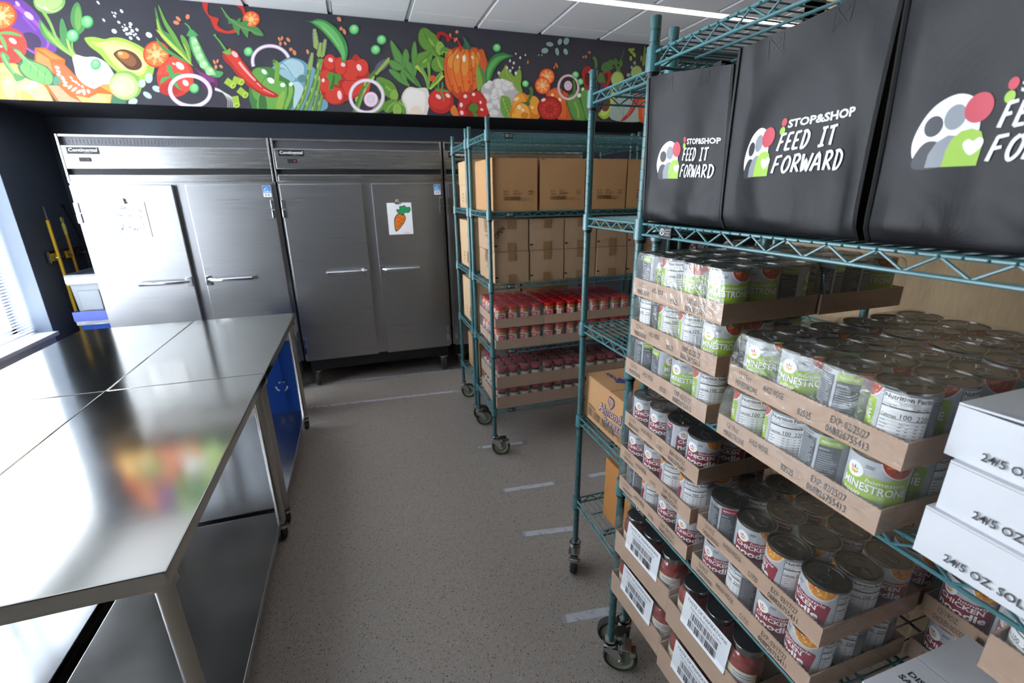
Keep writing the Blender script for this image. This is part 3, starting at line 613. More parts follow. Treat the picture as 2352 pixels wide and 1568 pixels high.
FACING={'F':'front with leaf logo showing','B':'soup bowl picture showing','N':'nutrition facts showing','I':'ingredient text showing','P':'preparation text showing','L':'preparation edge and logo showing','R':'label seam showing'}
ORD=['first','second','third','fourth','fifth','sixth','seventh','eighth']
def can(kind,T,x,y,z,face,label,group,full=True,jit=0):
    t=T(x,y,z); o=bpy.data.objects.new('soup_can',CANB); o.location=t; o.rotation_euler=(0,0,-PI/2+math.atan2(t[1],t[0])+R(-CONTENT[face]+jit)); COL.objects.link(o); tag(o,label,'soup can',group)
    inst('label',LABM[kind],o); l=inst('lid',LIDM,o); inst('pull_tab',TABM,l,(0,0,0),(0,0,R(jit*7)))
    return o
def tray_mesh(W,D,H,art,mat_=CARDT,h=.043,notch=True):
    b=B(); t=.0025
    b.box(0,W,0,D,0,t,mat_)
    for (x0,x1,y0,y1) in ((0,W,0,t),(0,W,D-t,D),(0,t,t,D-t),(W-t,W,t,D-t)): b.box(x0,x1,y0,y1,t,h,mat_)
    b.box(t,.02,t,t+.0012,t,h-.008,CARDI); b.box(W-.02,W-t,t,t+.0012,t,h-.008,CARDI)
    for k in range(int(W/.007)): b.box(k*.007+.001,k*.007+.0045,-.0002,t,h,h+.0009,mat_)
    if art: add_mesh(b,art)
    return b.mesh('carton_tray',0,weld=False)
def tray_art(l1,l2,l3,l4,l5,l6):
    A=Art(rough=.7); K='3a332c'; A.text(K,l1,.025,.0245,.0122,.030); A.text(K,l2,.020,.0065,.0122,.047 if len(l2)<10 else .052); A.text(K,l3,.083,.0205,.0122,.043 if len(l3)<10 else .052); A.text(K,l4,.156,.0095,.0122,.024); A.text(K,l5,.212,.0225,.0125,.058); A.text(K,l6,.207,.0055,.0125,.066)
    return A.mesh('ta',lambda u,v,l:(u,-l-.0003,v),.0001)
TW,TD=.318,.244
TM_={'m':tray_mesh(TW,TD,.05,tray_art('12/19oz','MINESTRONE','AHLD WDGE','B2525','EXP: 02/25/27','068826755413')),'c':tray_mesh(TW,TD,.05,tray_art('12/19OZ','CHICKEN NOODLE','AHOLD WEDGE','C1725','EXP: 03/17/27','068826755411'))}
def wrap_mesh(W,D,h,H,seed,mt=FILM,drop=.0):
    rn=random.Random(seed); from mathutils import noise
    b=B(); nx,ny=34,26; V=[];F=[]
    # one surface: top grid plus skirt that runs in to the tray rim
    def P(i,j):
        u,v=i/nx,j/ny; e=min(u,1-u)*W; f=min(v,1-v)*D; d=min(e,f)
        x=u*W; y=v*D
        n=noise.noise(Vector((x*38+seed*5,y*38,seed)))
        z=H+.0010+.0008*n
        # round off the four corners between cans
        cx=min(abs(x-0),abs(W-x)); cy=min(abs(y),abs(D-y)); r=math.hypot(max(0,.03-cx),max(0,.03-cy))
        if r>.034: z-=min(.04,(r-.034)*4)
        return (x,y,z)
    for j in range(ny+1):
        for i in range(nx+1): V.append(P(i,j))
    for j in range(ny):
        for i in range(nx): a=j*(nx+1)+i; F.append((a,a+1,a+nx+2,a+nx+1))
    per=[(i,0) for i in range(nx)]+[(nx,j) for j in range(ny)]+[(nx-i,ny) for i in range(nx)]+[(0,ny-j) for j in range(ny)]
    rows=[[j*(nx+1)+i for i,j in per]]
    for s,(dz) in enumerate((.25,.5,.75,1.0)):
        row=[]
        for i,j in per:
            x,y,z=V[j*(nx+1)+i]; zz=z+(h+.001-z)*dz; 
            n=noise.noise(Vector((x*60,y*60,zz*60+seed)))*.0016*math.sin(PI*dz); ox=-.0012 if i==0 else (.0012 if i==nx else 0); oy=-.0012 if j==0 else (.0012 if j==ny else 0)
            row.append(len(V)); V.append((x+ox*(dz*1.0)+(n if i in(0,nx) else 0),y+oy*dz+(n if j in (0,ny) else 0),zz))
        rows.append(row)
    row=[]
    for i,j in per:
        x,y,_=V[j*(nx+1)+i]; row.append(len(V)); V.append((x+(-.0016 if i==0 else (.0016 if i==nx else 0)),y+(-.0016 if j==0 else (.0016 if j==ny else 0)),.004+.003*rn.random()))
    rows.append(row)
    for a,c in zip(rows,rows[1:]):
        n=len(a)
        for k in range(n): F.append((a[k],a[(k+1)%n],c[(k+1)%n],c[k]))
    b.add(V,F,mt); return b.mesh('shrink_wrap',80,weld=False)
WM=[wrap_mesh(TW,TD,.043,CH+.0034,s) for s in (1,2,3)]
def soup_pack(kind,X,Y,Z,faces,where,rows=3,group=None,mode='full',side=None):
    # X: world x of the tray face on the aisle, Y: world y of its end toward the refrigerators
    nm={'m':'minestrone','c':'chicken noodle'}[kind]
    t=thing('carton_tray','cardboard tray of %s soup, %s'%(nm,where),'cardboard tray',(X,Y,Z),-PI/2,'shrink wrapped soup trays'); 
    inst('tray',TM_[kind],t); inst('shrink_wrap',WM[len(faces)%3 if mode=='full' else 0],t)
    T=lambda lx,ly,lz:(X+ly,Y-lx,Z+lz)
    rn=random.Random(hash(where)%1000 if 0 else len(where)*7+ord(where[0]))
    sp=(TW-.006)/4
    for r in range(rows):
        for c in range(4):
            if mode=='front' and r>0 and c!=3: continue
            if mode=='side' and c!=3 and r>0 and 0: continue
            f=faces[r][c] if r<len(faces) else rn.choice('FNPIBL')
            w=['aisle row','middle row','back row'][r] if rows==3 else 'aisle row'
            lb='%s can, %s from refrigerator side, %s, %s'%(nm,ORD[c],w,where)
            can(kind,T,.003+sp*(c+.5),.0035+.0785*(r+.5),.003,f,lb,'%s soup cans'%nm,jit=rn.uniform(-6,6))
SX3,SX2=.662,.690
z3=Z1[2]+.017; z2=Z1[1]+.017; PZ=.1125
def lv(k,z): return z+k*.1095
soup_pack('m',SX3,1.020,lv(2,z3),['LNBF','FFPF','NIFP'],'top tray at post stack')
soup_pack('m',SX3+.25,1.015,lv(2,z3),['NFPI','PFNI','FNPF'],'top tray by the wall')
soup_pack('m',SX3,1.018,lv(1,z3),['INNF'],'middle tray at post stack',mode='front')
soup_pack('m',SX3-.004,1.024,lv(0,z3),['PLFN'],'bottom tray at post stack',mode='front')
soup_pack('m',SX3,.664,lv(1,z3),['FFPN','NPFB','FNPF'],'upper tray by white boxes')
soup_pack('m',SX3+.25,.668,lv(1,z3),['FPNF','NFPI','PFNF'],'wall tray by white boxes')
soup_pack('m',SX3-.005,.670,lv(0,z3),['NNPF','NFPB','PNFF'],'lower tray by white boxes',mode='front')
soup_pack('c',SX2,1.057,lv(2,z2),['FFLF','NPFF','PFNF'],'top tray at post stack')
soup_pack('c',SX2+.25,1.05,lv(2,z2),['PNFF','FPNF','NFPF'],'wall tray at post stack')
soup_pack('c',SX2-.008,1.057,lv(1,z2),['FFNN'],'middle tray at post stack',mode='front')
soup_pack('c',SX2-.004,1.057,lv(0,z2),['PNFF'],'bottom tray at post stack',mode='front')
soup_pack('c',SX2,.722,lv(1,z2),['PFRB','NPBR','FPNF'],'upper tray under white boxes')
soup_pack('c',SX2+.25,.726,lv(1,z2),['FFPF','NFPI','PFNF'],'wall tray under white boxes')
soup_pack('c',SX2-.004,.720,lv(0,z2),['FIFB','NPBN','FPNN'],'lower tray under white boxes',mode='front')
soup_pack('c',SX2+.25,.400,lv(1,z2),['FFPF','NFPI','PFNF'],'wall tray behind creased carton')
soup_pack('c',SX2+.25,.400,lv(0,z2),['FPNF'],'low wall tray behind creased carton',mode='front')
# ------------------------------------------------------------------ sauce jars
SAUCE=mat('tomato_sauce','#8e2a1e',.12,0,.45,60,coat=.8,spec=.6); SLID=mat('black_lid','#1d2022',.4,.3,.05,40)
def jar_mesh():
    b=B(); b.lathe([(0,0),(.036,0),(.0395,.004),(.0400,.02),(.0400,.105),(.0385,.122),(.0325,.135),(.0300,.139),(.0300,.150)],(0,0,0),SAUCE,32); return b.mesh('jar_body')
JB=jar_mesh(); b=B(); b.lathe([(.0305,.138),(.0330,.138),(.0338,.141),(.0338,.152),(.0325,.1545),(.0305,.1535)],(0,0,0),TIN,32); b.lathe([(.0306,.1536),(.0290,.1522),(0,.1522)],(0,0,0),SLID,32); JL=b.mesh('jar_lid')
A=Art(rough=.5); A.rect('dccfae',0,0,.165,.078); A.rect('8a7a5c',.0,.0,.165,.004); A.rect('e9e6dc',.112,.006,.044,.068); A.text('23221f','Nutrition Facts',.114,.066,.0050,.040,off=.02); A.rects('23221f',[(.113,.060,.042,.0016),(.113,.048,.042,.0008)]); A.micro('45423a',.114,.008,.038,.038,9,seed=5); A.micro('6b6048',.012,.030,.08,.016,3,seed=8)
A.text('4a3b22','TASTE OF',.030,.058,.006,.04); A.text('4a3b22','Inspirations',.014,.046,.010,.075,shear=.25); A.rects('55523f',[(.118,.010,.012,.012)])
_m=A.mesh('jl',facet(.004,.0403,.0402,.08,.022),.00003,cutx=.004); JLAB=_m
JT=tray_mesh(.258,.18,.08,None,CARDT,.080); JW=wrap_mesh(.258,.18,.080,.157,5)
A=Art(rough=.5); A.rect('eef0f2',0,0,.150,.092); A.text('1d1e20','TASTE OF INSPIRATIONS',.010,.075,.0085,.130,off=.008); A.text('3a3b3d','Tomato Basil Sauce 6/24oz',.022,.062,.0065,.105); A.barcode('1d1e20',.030,.036,.09,.020,4); A.barcode('1d1e20',.026,.010,.095,.021,9)
JLB=A.mesh('case_label',FR,.0001)
def jar_pack(X,Y,Z,rz,where,rows,mode):
    t=thing('carton_tray','plain cardboard tray of sauce jars with white barcode label, %s'%where,'cardboard tray',(X,Y,Z),-PI/2+rz,'sauce jar trays'); inst('tray',JT,t); inst('shrink_wrap',JW,t)
    inst('case_label',JLB,t,(.055,-.0025,.062),(R(-5),0,0))['label']='white case label with barcode'
    c,s=math.cos(-PI/2+rz),math.sin(-PI/2+rz)
    for r in range(rows):
        for k in range(3):
            lx,ly=.0045+.083*(k+.5),.004+.084*(r+.5)
            o=bpy.data.objects.new('sauce_jar',JB); o.location=(X+lx*c-ly*s,Y+lx*s+ly*c,Z+.003); o.rotation_euler=(0,0,-PI/2+rz+R((40,-75,-40)[k]+r*50)); COL.objects.link(o)
            tag(o,'tomato sauce jar, %s from refrigerator side, %s row, %s'%(ORD[k],('aisle','inner')[r],where),'sauce jar','tomato sauce jars'); inst('label',JLAB,o); inst('lid',JL,o)
zj=Z1[0]+.017
jar_pack(.682,1.050,zj+.163,R(3),'upper tray at the post',2,'f'); jar_pack(.678,1.050,zj,R(2),'lower tray at the post',2,'f')
jar_pack(.680,.778,zj+.163,R(1),'upper tray below chicken soup',2,'f'); jar_pack(.672,.782,zj,R(1),'lower tray below chicken soup',2,'f'); jar_pack(.676,.512,zj,R(0),'tray cut off by the frame',1,'f')
# ------------------------------------------------------------------ peanut butter and jelly jars
PB=mat('peanut_butter','#a8743a',.25,0,.15,60,coat=.5); REDL=mat('red_lid','#c3121a',.35,0,.05,60); JEL=mat('dark_jelly','#220c12',.15,0,.2,60,coat=.8); REDJ=mat('red_jelly_lid','#a31c2c',.35,0,.05,60)
def small_jar(body,lidm,r,h,lab,neck,lidtop=None):
    b=B(); b.lathe([(0,0),(r*.94,0),(r,.004),(r,h*.70),(r*.96,h*.76),(neck,h*.82),(neck,h*.86)],(0,0,0),body,20); bm_=b.mesh('jar_body')
    b=B(); b.lathe([(neck*.98,h*.83),(neck*1.06,h*.83),(neck*1.06,h*.985),(neck*1.0,h),(neck*.8,h-.001)],(0,0,0),lidm,20); b.lathe([(neck*.8,h-.001),(0,h-.0015)],(0,0,0),lidtop or lidm,20); lm=b.mesh('lid')
    m=lab.mesh('lb',facet(.006,r+.0004,r,0,.058 if r<.035 else .046),.00002,cutx=.006); return bm_,m,lm
A=Art(rough=.45); A.rect('ded9cf',-.10,0,.20,.040); A.blob('c3202a',[(-.022,.006),(.02,.008),(.024,.032),(-.018,.034)]); A.text('f3eee6','Peanut',-.016,.020,.008,.034,shear=.2,off=.02); A.text('f3eee6','Butter',-.016,.010,.007,.032,shear=.2); A.micro('4a4640',.05,.004,.035,.032,7,seed=2); A.rect('c3202a',-.085,.004,.03,.03); A.micro('4a4640',-.05,.004,.02,.03,6,seed=6)
PBM=small_jar(PB,REDL,.0375,.127,A,.0335)
A=Art(rough=.45); A.rect('d9d2bf',-.10,0,.20,.036); A.rects('9a2330',[(-.10,.031,.20,.002)]); A.text('5e1c24','JELLY',-.016,.014,.009,.032,off=.02); A.micro('4a4640',.045,.004,.03,.026,5,seed=3); A.text('5e1c24','Grape',.012-.028,.004,.006,.03,shear=.2)
JYM=small_jar(JEL,REDJ,.0317,.132,A,.0298,mat('clear_lid_top','#7d6f72',.25,0,.1,40,coat=.5))
ST=tray_mesh(.314,.205,.055,None,CARDT,.057); ST2=tray_mesh(.314,.205,.08,None,CARDT,.080)
SW=[wrap_mesh(.314,.205,.057,.131,7,FILM2),wrap_mesh(.314,.205,.080,.136,8,FILM2)]
def jar_tray(kind,x,y,z,where,rows,front_only=False,film_=True,skip0=False):
    M=(PBM,JYM)[kind]; nm=('peanut butter','jelly')[kind]; cat=nm+' jar'
    t=thing('carton_tray','low cardboard tray of %s jars, %s'%(nm,where),'cardboard tray',(x,y,z),0,'%s trays'%nm); inst('tray',(ST,ST2)[kind],t)
    if film_: inst('shrink_wrap',SW[kind],t)
    rn=random.Random(int(x*100+y*10))
    for r in range(rows):
        for c in range(4):
            if front_only and r>0 and c>0: continue
            o=bpy.data.objects.new(nm.replace(' ','_')+'_jar',M[0]); o.location=(x+.0045+.0775*(c+.5)*.985,y+.0045+.0655*(r+.5)+(0 if kind else .0005),z+.003)
            o.rotation_euler=(0,0,rn.uniform(-1.2,1.2)); COL.objects.link(o)
            if kind==0: o.scale=(.86,.86,1)
            tag(o,'%s jar, %s from post side, %s row, %s'%(nm,ORD[c],('front','second','third')[r],where),cat,'%s jars'%nm); inst('label',M[1],o); inst('lid',M[2],o)
zp=Z3[1]+.017
for i,x in enumerate((.737,1.054,1.372)):
    w=('end','middle','inner')[i]
    jar_tray(0,x,2.600,zp+.138,'%s column upper front'%w,3,film_=i!=1); jar_tray(0,x,2.600,zp,'%s column lower front'%w,3,front_only=True)
    jar_tray(0,x+.003,2.812,zp+.138,'%s column upper rear'%w,3)
    if i==0: jar_tray(0,x+.003,2.812,zp,'%s column lower rear'%w,3,front_only=True)
zq=Z3[0]+.017
for i,x in enumerate((.737,1.052,1.370)):
    w=('end','middle','inner')[i]
    jar_tray(1,x,2.600,zq+.140,'%s column upper front'%w,3); jar_tray(1,x,2.600,zq,'%s column lower front'%w,3,front_only=True)
    jar_tray(1,x+.003,2.812,zq+.140,'%s column upper rear'%w,3)
    if i==0: jar_tray(1,x+.003,2.812,zq,'%s column lower rear'%w,3,front_only=True)
# ------------------------------------------------------------------ cartons
def carton(label,X,Y,Z,w,d,h,rz=0,m=CARD,front=None,left=None,top=None,group=None,open_=0,tape=True,tapev=False,name='cardboard_box'):
    t=thing(name,label,'box',(X,Y,Z),rz,group); rn=random.Random(int((X+Y*3+Z*7)*100)); b=B()
    def wb(x,y,z): return (x*w,y*d,z*h)
    n=10; V=[];F=[]
    # four walls with slight bulge
    def wall(p,q,nx,ny):
        k0=len(V)
        for j in range(7):
            for i in range(n+1):
                u=i/n; v=j/6; bl=.0035*math.sin(PI*u)*math.sin(PI*v)*rn.uniform(.8,1.2)
                V.append((p[0]+(q[0]-p[0])*u+nx*bl,p[1]+(q[1]-p[1])*u+ny*bl,h*v))
        for j in range(6):
            for i in range(n): a=k0+j*(n+1)+i; F.append((a,a+1,a+n+2,a+n+1))
    wall((0,0),(w,0),0,-1); wall((w,0),(w,d),1,0); wall((w,d),(0,d),0,1); wall((0,d),(0,0),-1,0)
    b.add(V,F,m); b.quad((0,0,0),(0,d,0),(w,d,0),(w,0,0),m)
    if open_!=1:
        b.quad((0,0,h-.0015),(w,0,h-.0015),(w,d,h-.0015),(0,d,h-.0015),CARDI if m is CARD else m)
    b.done('body',t,smooth=40)
    f=B(); gapw=.003
    if open_==1:   # torn open top, ragged rim
        for (x0,y0,x1,y1) in ((0,0,w,0),(w,0,w,d),(w,d,0,d),(0,d,0,0)):
            nn=26; P=[]
            for i in range(nn): 
                a,c=i/nn,(i+1)/nn; hh=h+rn.uniform(.000,.005); P=[(x0+(x1-x0)*a,y0+(y1-y0)*a,h-.004),(x0+(x1-x0)*c,y0+(y1-y0)*c,h-.004),(x0+(x1-x0)*c,y0+(y1-y0)*c,hh),(x0+(x1-x0)*a,y0+(y1-y0)*a,h+rn.uniform(.001,.005))]
                f.add(P,[(0,1,2,3)],m)
        f.box(.004,w-.004,.004,d-.004,h*.75,h*.76,mat('spaghetti_packs','#b8a06a',.5,0,.3,40)); f.done('torn_rim',t,smooth=0)
    else:
        lift=.012 if open_==2 else .0
        for s,(y0,y1) in enumerate(((0,d/2-gapw/2),(d/2+gapw/2,d))):
            e=lift if s==0 else 0
            f=B(); yy0,yy1=(y0,y1); zz=h+.0005
            V=[(0,yy0,zz),(w,yy0,zz+e*1.8),(w,yy1,zz),(0,yy1,zz)]; V2=[(x,y,z+.003) for x,y,z in V]; f.add(V+V2,[(3,2,1,0),(4,5,6,7),(0,1,5,4),(1,2,6,5),(2,3,7,6),(3,0,4,7)],m); f.done('flap',t,smooth=0)
        if tape:
            f=B(); f.box(-.0006,w+.0006,d/2-.024,d/2+.024,h+.0036,h+.0041,TAPE); f.box(-.0050,-.0044,d/2-.024,d/2+.024,h*.62,h+.0041,TAPE); f.done('tape',t,smooth=0)
        if tapev: f=B(); f.box(w/2-.024,w/2+.024,-.0052,-.0046,h*.0,h*.28,TAPE); f.box(w/2-.024,w/2+.024,-.0052,-.0046,h*.72,h,TAPE); f.done('tape',t,smooth=0)
    if front: A=Art(rough=.75); front(A,w,h); inst('print',A.mesh('fp',lambda u,v,l:(u,-l-.0040,v),.0001),t)
    if left: A=Art(rough=.75); left(A,d,h); inst('print',A.mesh('lp',lambda u,v,l:(-l-.0040,d-u,v),.0001),t)
    if top: A=Art(rough=.75); top(A,w,d); inst('print',A.mesh('tp',lambda u,v,l:(u,v,h+.0036+l),.0001),t)
    return t
K='5c3f22'
def spag(A,w,h):
    A.text(K,'20 1lb',.060,.105,.011,.03); A.text(K,'Cartons',.060,.090,.011,.036); A.text(K,'AHOLD',.118,.105,.011,.034); A.text(K,'SPAGHETTI',.118,.090,.011,.056); A.text(K,'84267',w-.055,.105,.010,.028); A.text(K,'07006',w-.055,.090,.010,.028); A.barcode(K,.062,.060,.10,.022,5)
    A.text(K,'Best if used by',w-.105,.068,.007,.055); A.text(K,'OCT04/27A   12:31',w-.118,.057,.007,.085)
zb=Z3[3]+.017; GS='open spaghetti cartons on the upper shelf'
for i,(x,w,lb) in enumerate(((.742,.268,'brown spaghetti carton with torn rim at the open end of its shelf'),(1.030,.284,'brown spaghetti carton standing second along the shelf from the open end'),(1.335,.260,'brown spaghetti carton partly behind the tall post of the narrow rack'),(1.606,.27,'brown spaghetti carton partly hidden by the black tote bag'))):
    carton(lb,x,2.618,zb,w,.415,.285,0,front=spag,open_=1,group=GS)
def wf(op):
    def f(A,w,h):
        A.rects('1d1a17',[(-.001,.030,.020,.009)]); 
        if op: A.text('2a2119','OPEN',.018,.075,.030,.075,rot=48,off=.01)
    return f
def wl(A,w,h): 
    A.text(K,'12CP oz',.18,.13,.016,.07); A.text(K,'Broad GB',.18,.105,.016,.085); A.text(K,'Long Grain Rice',.18,.080,.014,.12)
zc=Z3[2]+.017
for r,hh in ((0,.180),(1,.180)):
    for i,(x,w) in enumerate(((.744,.213),(.967,.221),(1.196,.214),(1.418,.212),(1.638,.22))):
        pos=['at the open end','second from the open end','third from the open end','fourth from the open end','at the tote bag end'][i]
        lb='tan taped rice carton %s, %s row%s'%(pos,('lower','upper')[r],', marked OPEN by hand' if (r==1 and i==0) else '')
        carton(lb,x,2.618+(.010 if r else (i%3)*.004),zc+r*(hh+.0055),w,.36,hh,0,front=wf(r==1 and i==0),left=wl if i==0 else None,tapev=True,group='rice cartons two high on the middle shelf',m=mat('cardboard_grey','#a98c6f',.85,0,.05,25,.2,300))
# rack behind: cartons near its open end
CT2=mat('cardboard_pale','#c3a37d',.85,0,.05,25,.2,300)
def sl(A,w,h): A.micro(K,w*.30,h*.25,.03,h*.45,3,seed=3,fill=.4); A.barcode(K,w*.55,h*.2,.05,h*.5,6); A.text(K,'FRAGILE',w*.80,h*.2,.012,.06,rot=90)
def sl0(A,w,h): A.text(K,'12 oz',w*.6,h*.4,.012,.03)
for z,h,n,x,lb in ((Z3[3],.155,0,.745,'pale carton, lower of two on the top shelf before the refrigerators'),(Z3[3]+.1585,.150,1,.742,'pale carton, upper of two on the top shelf before the refrigerators'),(Z3[2],.163,0,.738,'pale carton with printed symbols, lower of two on the second shelf'),(Z3[2]+.1665,.163,1,.736,'pale carton with a corner facing out, upper of two on the second shelf'),(Z3[1],.165,0,.740,'pale carton, lower of two above the bottom shelf'),(Z3[1]+.1685,.150,1,.740,'pale carton, upper of two above the bottom shelf')):
    carton(lb,x,3.135 if z>1.5 else 3.14,z+.017,.34,.40,h,0,left=sl if n==0 else sl0,m=CT2,tape=False,group='pale cartons stacked in pairs on the rack by the refrigerators')
    if True: carton(lb.replace('pale carton','brown carton behind it').replace(', lower',' , lower'),1.10,3.135,z+.017,.36,.40,h,0,m=CARD,tape=False,group='pale cartons stacked in pairs on the rack by the refrigerators')
carton('brown upright carton on the bottom shelf before the refrigerators',.76,3.16,Z3[0]+.017,.30,.36,.27,0,m=CARD)
carton('brown carton low on the rack behind the jelly jars',1.10,3.16,Z3[0]+.017,.36,.36,.25,0,m=CARD)
# almond milk carton
def alm(A,w,h):
    N_='2b3a78'; A.poly(N_,[(.195,.172),(.225,.168),(.232,.145),(.208,.118),(.186,.146)]); A.poly('bb9268',[(.196,.167),(.223,.164),(.228,.146),(.208,.124),(.190,.146)]); A.text(N_,'Blue',.198,.153,.007,.022,off=.02); A.text(N_,'Diamond',.190,.142,.008,.036,off=.03); A.text(N_,'ALMONDS',.197,.133,.005,.024)
    A.text(N_,'Almond',.120,.083,.036,.165,off=.055,shear=.12,rot=4); A.text('c9a277','Almond',.122,.085,.034,.160,off=.0,shear=.12,rot=4)
    A.text(N_,'Breeze',.160,.047,.032,.135,off=.055,shear=.12,rot=4); A.text('c9a277','Breeze',.162,.049,.030,.130,off=.0,shear=.12,rot=4)
    A.text(N_,'almondmilk',.205,.034,.010,.065,off=.03); A.barcode('6d5a40',.035,.022,.20,.034,12); A.micro('7c6547',.035,.060,.07,.014,2,seed=2); A.micro('7c6547',.26,.02,.08,.03,5,seed=4,fill=.35)
def almt(A,w,h):
    N_='2b3a78'; A.text(N_,'PLEASE',.10,.09,.030,.16,off=.03,rot=-90); A.text('8d6846','PLEASE',.10,.09,.030,.16,rot=-90); A.poly(N_,[(.06,.26),(.12,.22),(.10,.30)]); A.text(N_,'ALMONDS',.07,.36,.02,.10,off=.03,rot=-90)
carton('brown almond milk carton with blue lettering on the narrow rack','' or .828,1.185,Z2[1]+.017,.30,.385,.185,0,left=alm,top=almt,m=CARD,tape=False)
carton('orange-brown carton standing low behind the sauce jars on the narrow rack',.865,1.17,Z2[0]+.017,.30,.27,.27,0,m=mat('cardboard_orange','#b5793f',.8,0,.05,30),tape=False)
# white cartons
def wt(dx):
    def f(A,w,h): A.text('3f4147','24/5 OZ. SOLID PACK',.038+dx,.013,.0112,.132,off=.014)
    return f
CW=CARDW; zw=z3
carton('white carton with a lifted lid, topmost of the three tuna cartons',.700,.326,zw+.143,.42,.40,.070,-PI/2,m=CW,front=wt(.0),tape=False,open_=2,group='white cartons stacked three high beside the minestrone')
carton('white carton in the middle of the stack of three',.690,.312,zw+.0715,.42,.40,.068,-PI/2,m=CW,front=wt(.0),tape=False,group='white cartons stacked three high beside the minestrone')
carton('white carton at the bottom of the stack of three, on the wire shelf',.682,.318,zw,.42,.40,.068,-PI/2,m=CW,front=wt(-.003),tape=False,group='white cartons stacked three high beside the minestrone')
def dist(A,w,d): A.text('3f4147','DISTRIBUTED BY:',.014,.078,.011,.11,off=.03); A.text('3f4147','SALEM, NH 03079',.012,.060,.011,.11,off=.03)
for k,lb in ((0,'white carton low on the chicken noodle shelf, under another white carton'),(1,'white carton with a creased top on the chicken noodle shelf')):
    carton(lb,.672,.322,z2+k*.0735,.40,.246,.070,-PI/2,m=CW,top=dist if k else None,tape=False)
t=thing('carton_tray','cardboard tray with dark film-covered contents above the creased white carton','cardboard tray',(.775,.251,z2+.226),-PI/2); inst('tray',tray_mesh(.318,.244,.05,None,CARDT,.062),t); inst('shrink_wrap',WM[1],t)
for r in range(3):
    for c in range(4):
        can('c',lambda a,b_,c_:(.775+b_,.251-a,z2+.226+c_),.003+.078*(c+.5),.0035+.0785*(r+.5),.003,'IPNF'[(r+c)%4],'dark soup can, %s, %s row of the tray over the white carton'%(ORD[c],('aisle','middle','back')[r]),'chicken noodle soup cans')
# ------------------------------------------------------------------ tote bags
STRK={'F':[[(.12,0),(.2,1)],[(.17,.97),(.85,1.03)],[(.13,.5),(.7,.56)]],'E':[[(.15,0),(.2,1)],[(.17,.98),(.85,1.02)],[(.15,.5),(.72,.54)],[(.12,.02),(.85,.05)]],'D':[[(.2,0),(.25,1)],[(.05,.95),(.45,1),(.85,.75),(.85,.35),(.55,.05),(.1,.0)]],
'I':[[(.45,0),(.52,1)],[(.2,.98),(.85,1.02)],[(.1,0),(.8,.03)]],'T':[[(.45,0),(.5,1)],[(.0,.97),(.95,1.04)]],'O':[[(.5,.98),(.18,.75),(.12,.3),(.42,.0),(.8,.25),(.85,.75),(.52,.98)]],'R':[[(.18,0),(.22,1)],[(.1,.95),(.6,1),(.8,.78),(.55,.52),(.2,.48)],[(.35,.48),(.9,0)]],'W':[[(.05,1),(.18,0),(.45,.7),(.65,0),(.98,1)]],'A':[[(.02,0),(.5,1),(.85,0)],[(.15,.35),(.8,.38)]],' ':[]}
def hand(A,c,s,x,y,h,w,sh=.16,th=.0034):
    k=w/len(s)
    for ch in s:
        for P in STRK[ch]: A.stroke(c,[(x+(p[0]*.9)*k+p[1]*h*sh,y+p[1]*h) for p in P],th,th*.8,4,flat=False)
        x+=k
BW,BH,BD=.272,.312,.17
def logo(A,x,z,s=1):
    def q(u,v): return (x+u*s,z+v*s)
    # emblem in a .070 x .080 field
    e=lambda c,u,v,a,b_,r=0,n=28: A.ell(c,x+u*s,z+v*s,a*s,b_*s,r,n)
    def pl(c,P): A.blob(c,[q(*p) for p in P],5)
    pl('eceef1',[(.004,.012),(.000,.030),(.006,.052),(.018,.070),(.036,.0785),(.052,.072),(.060,.055),(.060,.030),(.030,.026),(.020,.030),(.012,.026)])
    DK='303136'; e(DK,.0195,.0465,.0092,.0115); pl(DK,[(.006,.000),(.007,.018),(.015,.029),(.026,.029),(.034,.020),(.034,.0)]) ; pl(DK,[(.004,.008),(.008,.020),(.012,.012),(.010,.0)])
    e('8d9298',.0385,.054,.0098,.0135); 
    A.poly('8d9298',[q(.020,0),q(.0205,.015),q(.026,.028),q(.036,.035),q(.046,.033),q(.050,.0)])
    A.poly('9dc63a',[q(.0365,0),q(.037,.018),q(.040,.030),q(.047,.038),q(.056,.040),q(.065,.036),q(.069,.026),q(.068,.0)])
    e('c8374a',.058,.061,.0125,.0155)
    pl('eceef1',[(.060,.0115),(.053,.019),(.0515,.0255),(.0555,.029),(.060,.0265),(.0645,.030),(.069,.0265),(.068,.019)])
    e('c8374a',.084,.080,.0048,.0060); e('9dc63a',.083,.0675,.0048,.0060)
    A.text('eceef1','STOP&SHOP',*q(.0915,.071),.0112*s,.105*s,off=.035)
    hand(A,'eceef1','FEED IT',*q(.078,.038),.024*s,.092*s,th=.0042*s); hand(A,'eceef1','FORWARD',*q(.075,.004),.025*s,.110*s,th=.0042*s)
BAGM=None
def bag_mat():
    m=bpy.data.materials.new('black_woven_bag'); m.use_nodes=True; nt=m.node_tree; b=nt.nodes['Principled BSDF']; N=nt.nodes.new; L=nt.links.new
    b.inputs['Base Color'].default_value=lin('#17171a'); b.inputs['Roughness'].default_value=.5; b.inputs['Specular IOR Level'].default_value=.35
    tc=N('ShaderNodeTexCoord'); mp=N('ShaderNodeMapping'); mp.inputs['Rotation'].default_value=(0,R(45),0); L(tc.outputs['Object'],mp.inputs[0]); v=N('ShaderNodeTexVoronoi'); v.inputs['Scale'].default_value=620; v.inputs['Randomness'].default_value=0; L(mp.outputs[0],v.inputs['Vector'])
    bp=N('ShaderNodeBump'); bp.inputs['Strength'].default_value=.35; bp.inputs['Distance'].default_value=.0006; L(v.outputs['Distance'],bp.inputs['Height']); L(bp.outputs[0],b.inputs['Normal']); return m
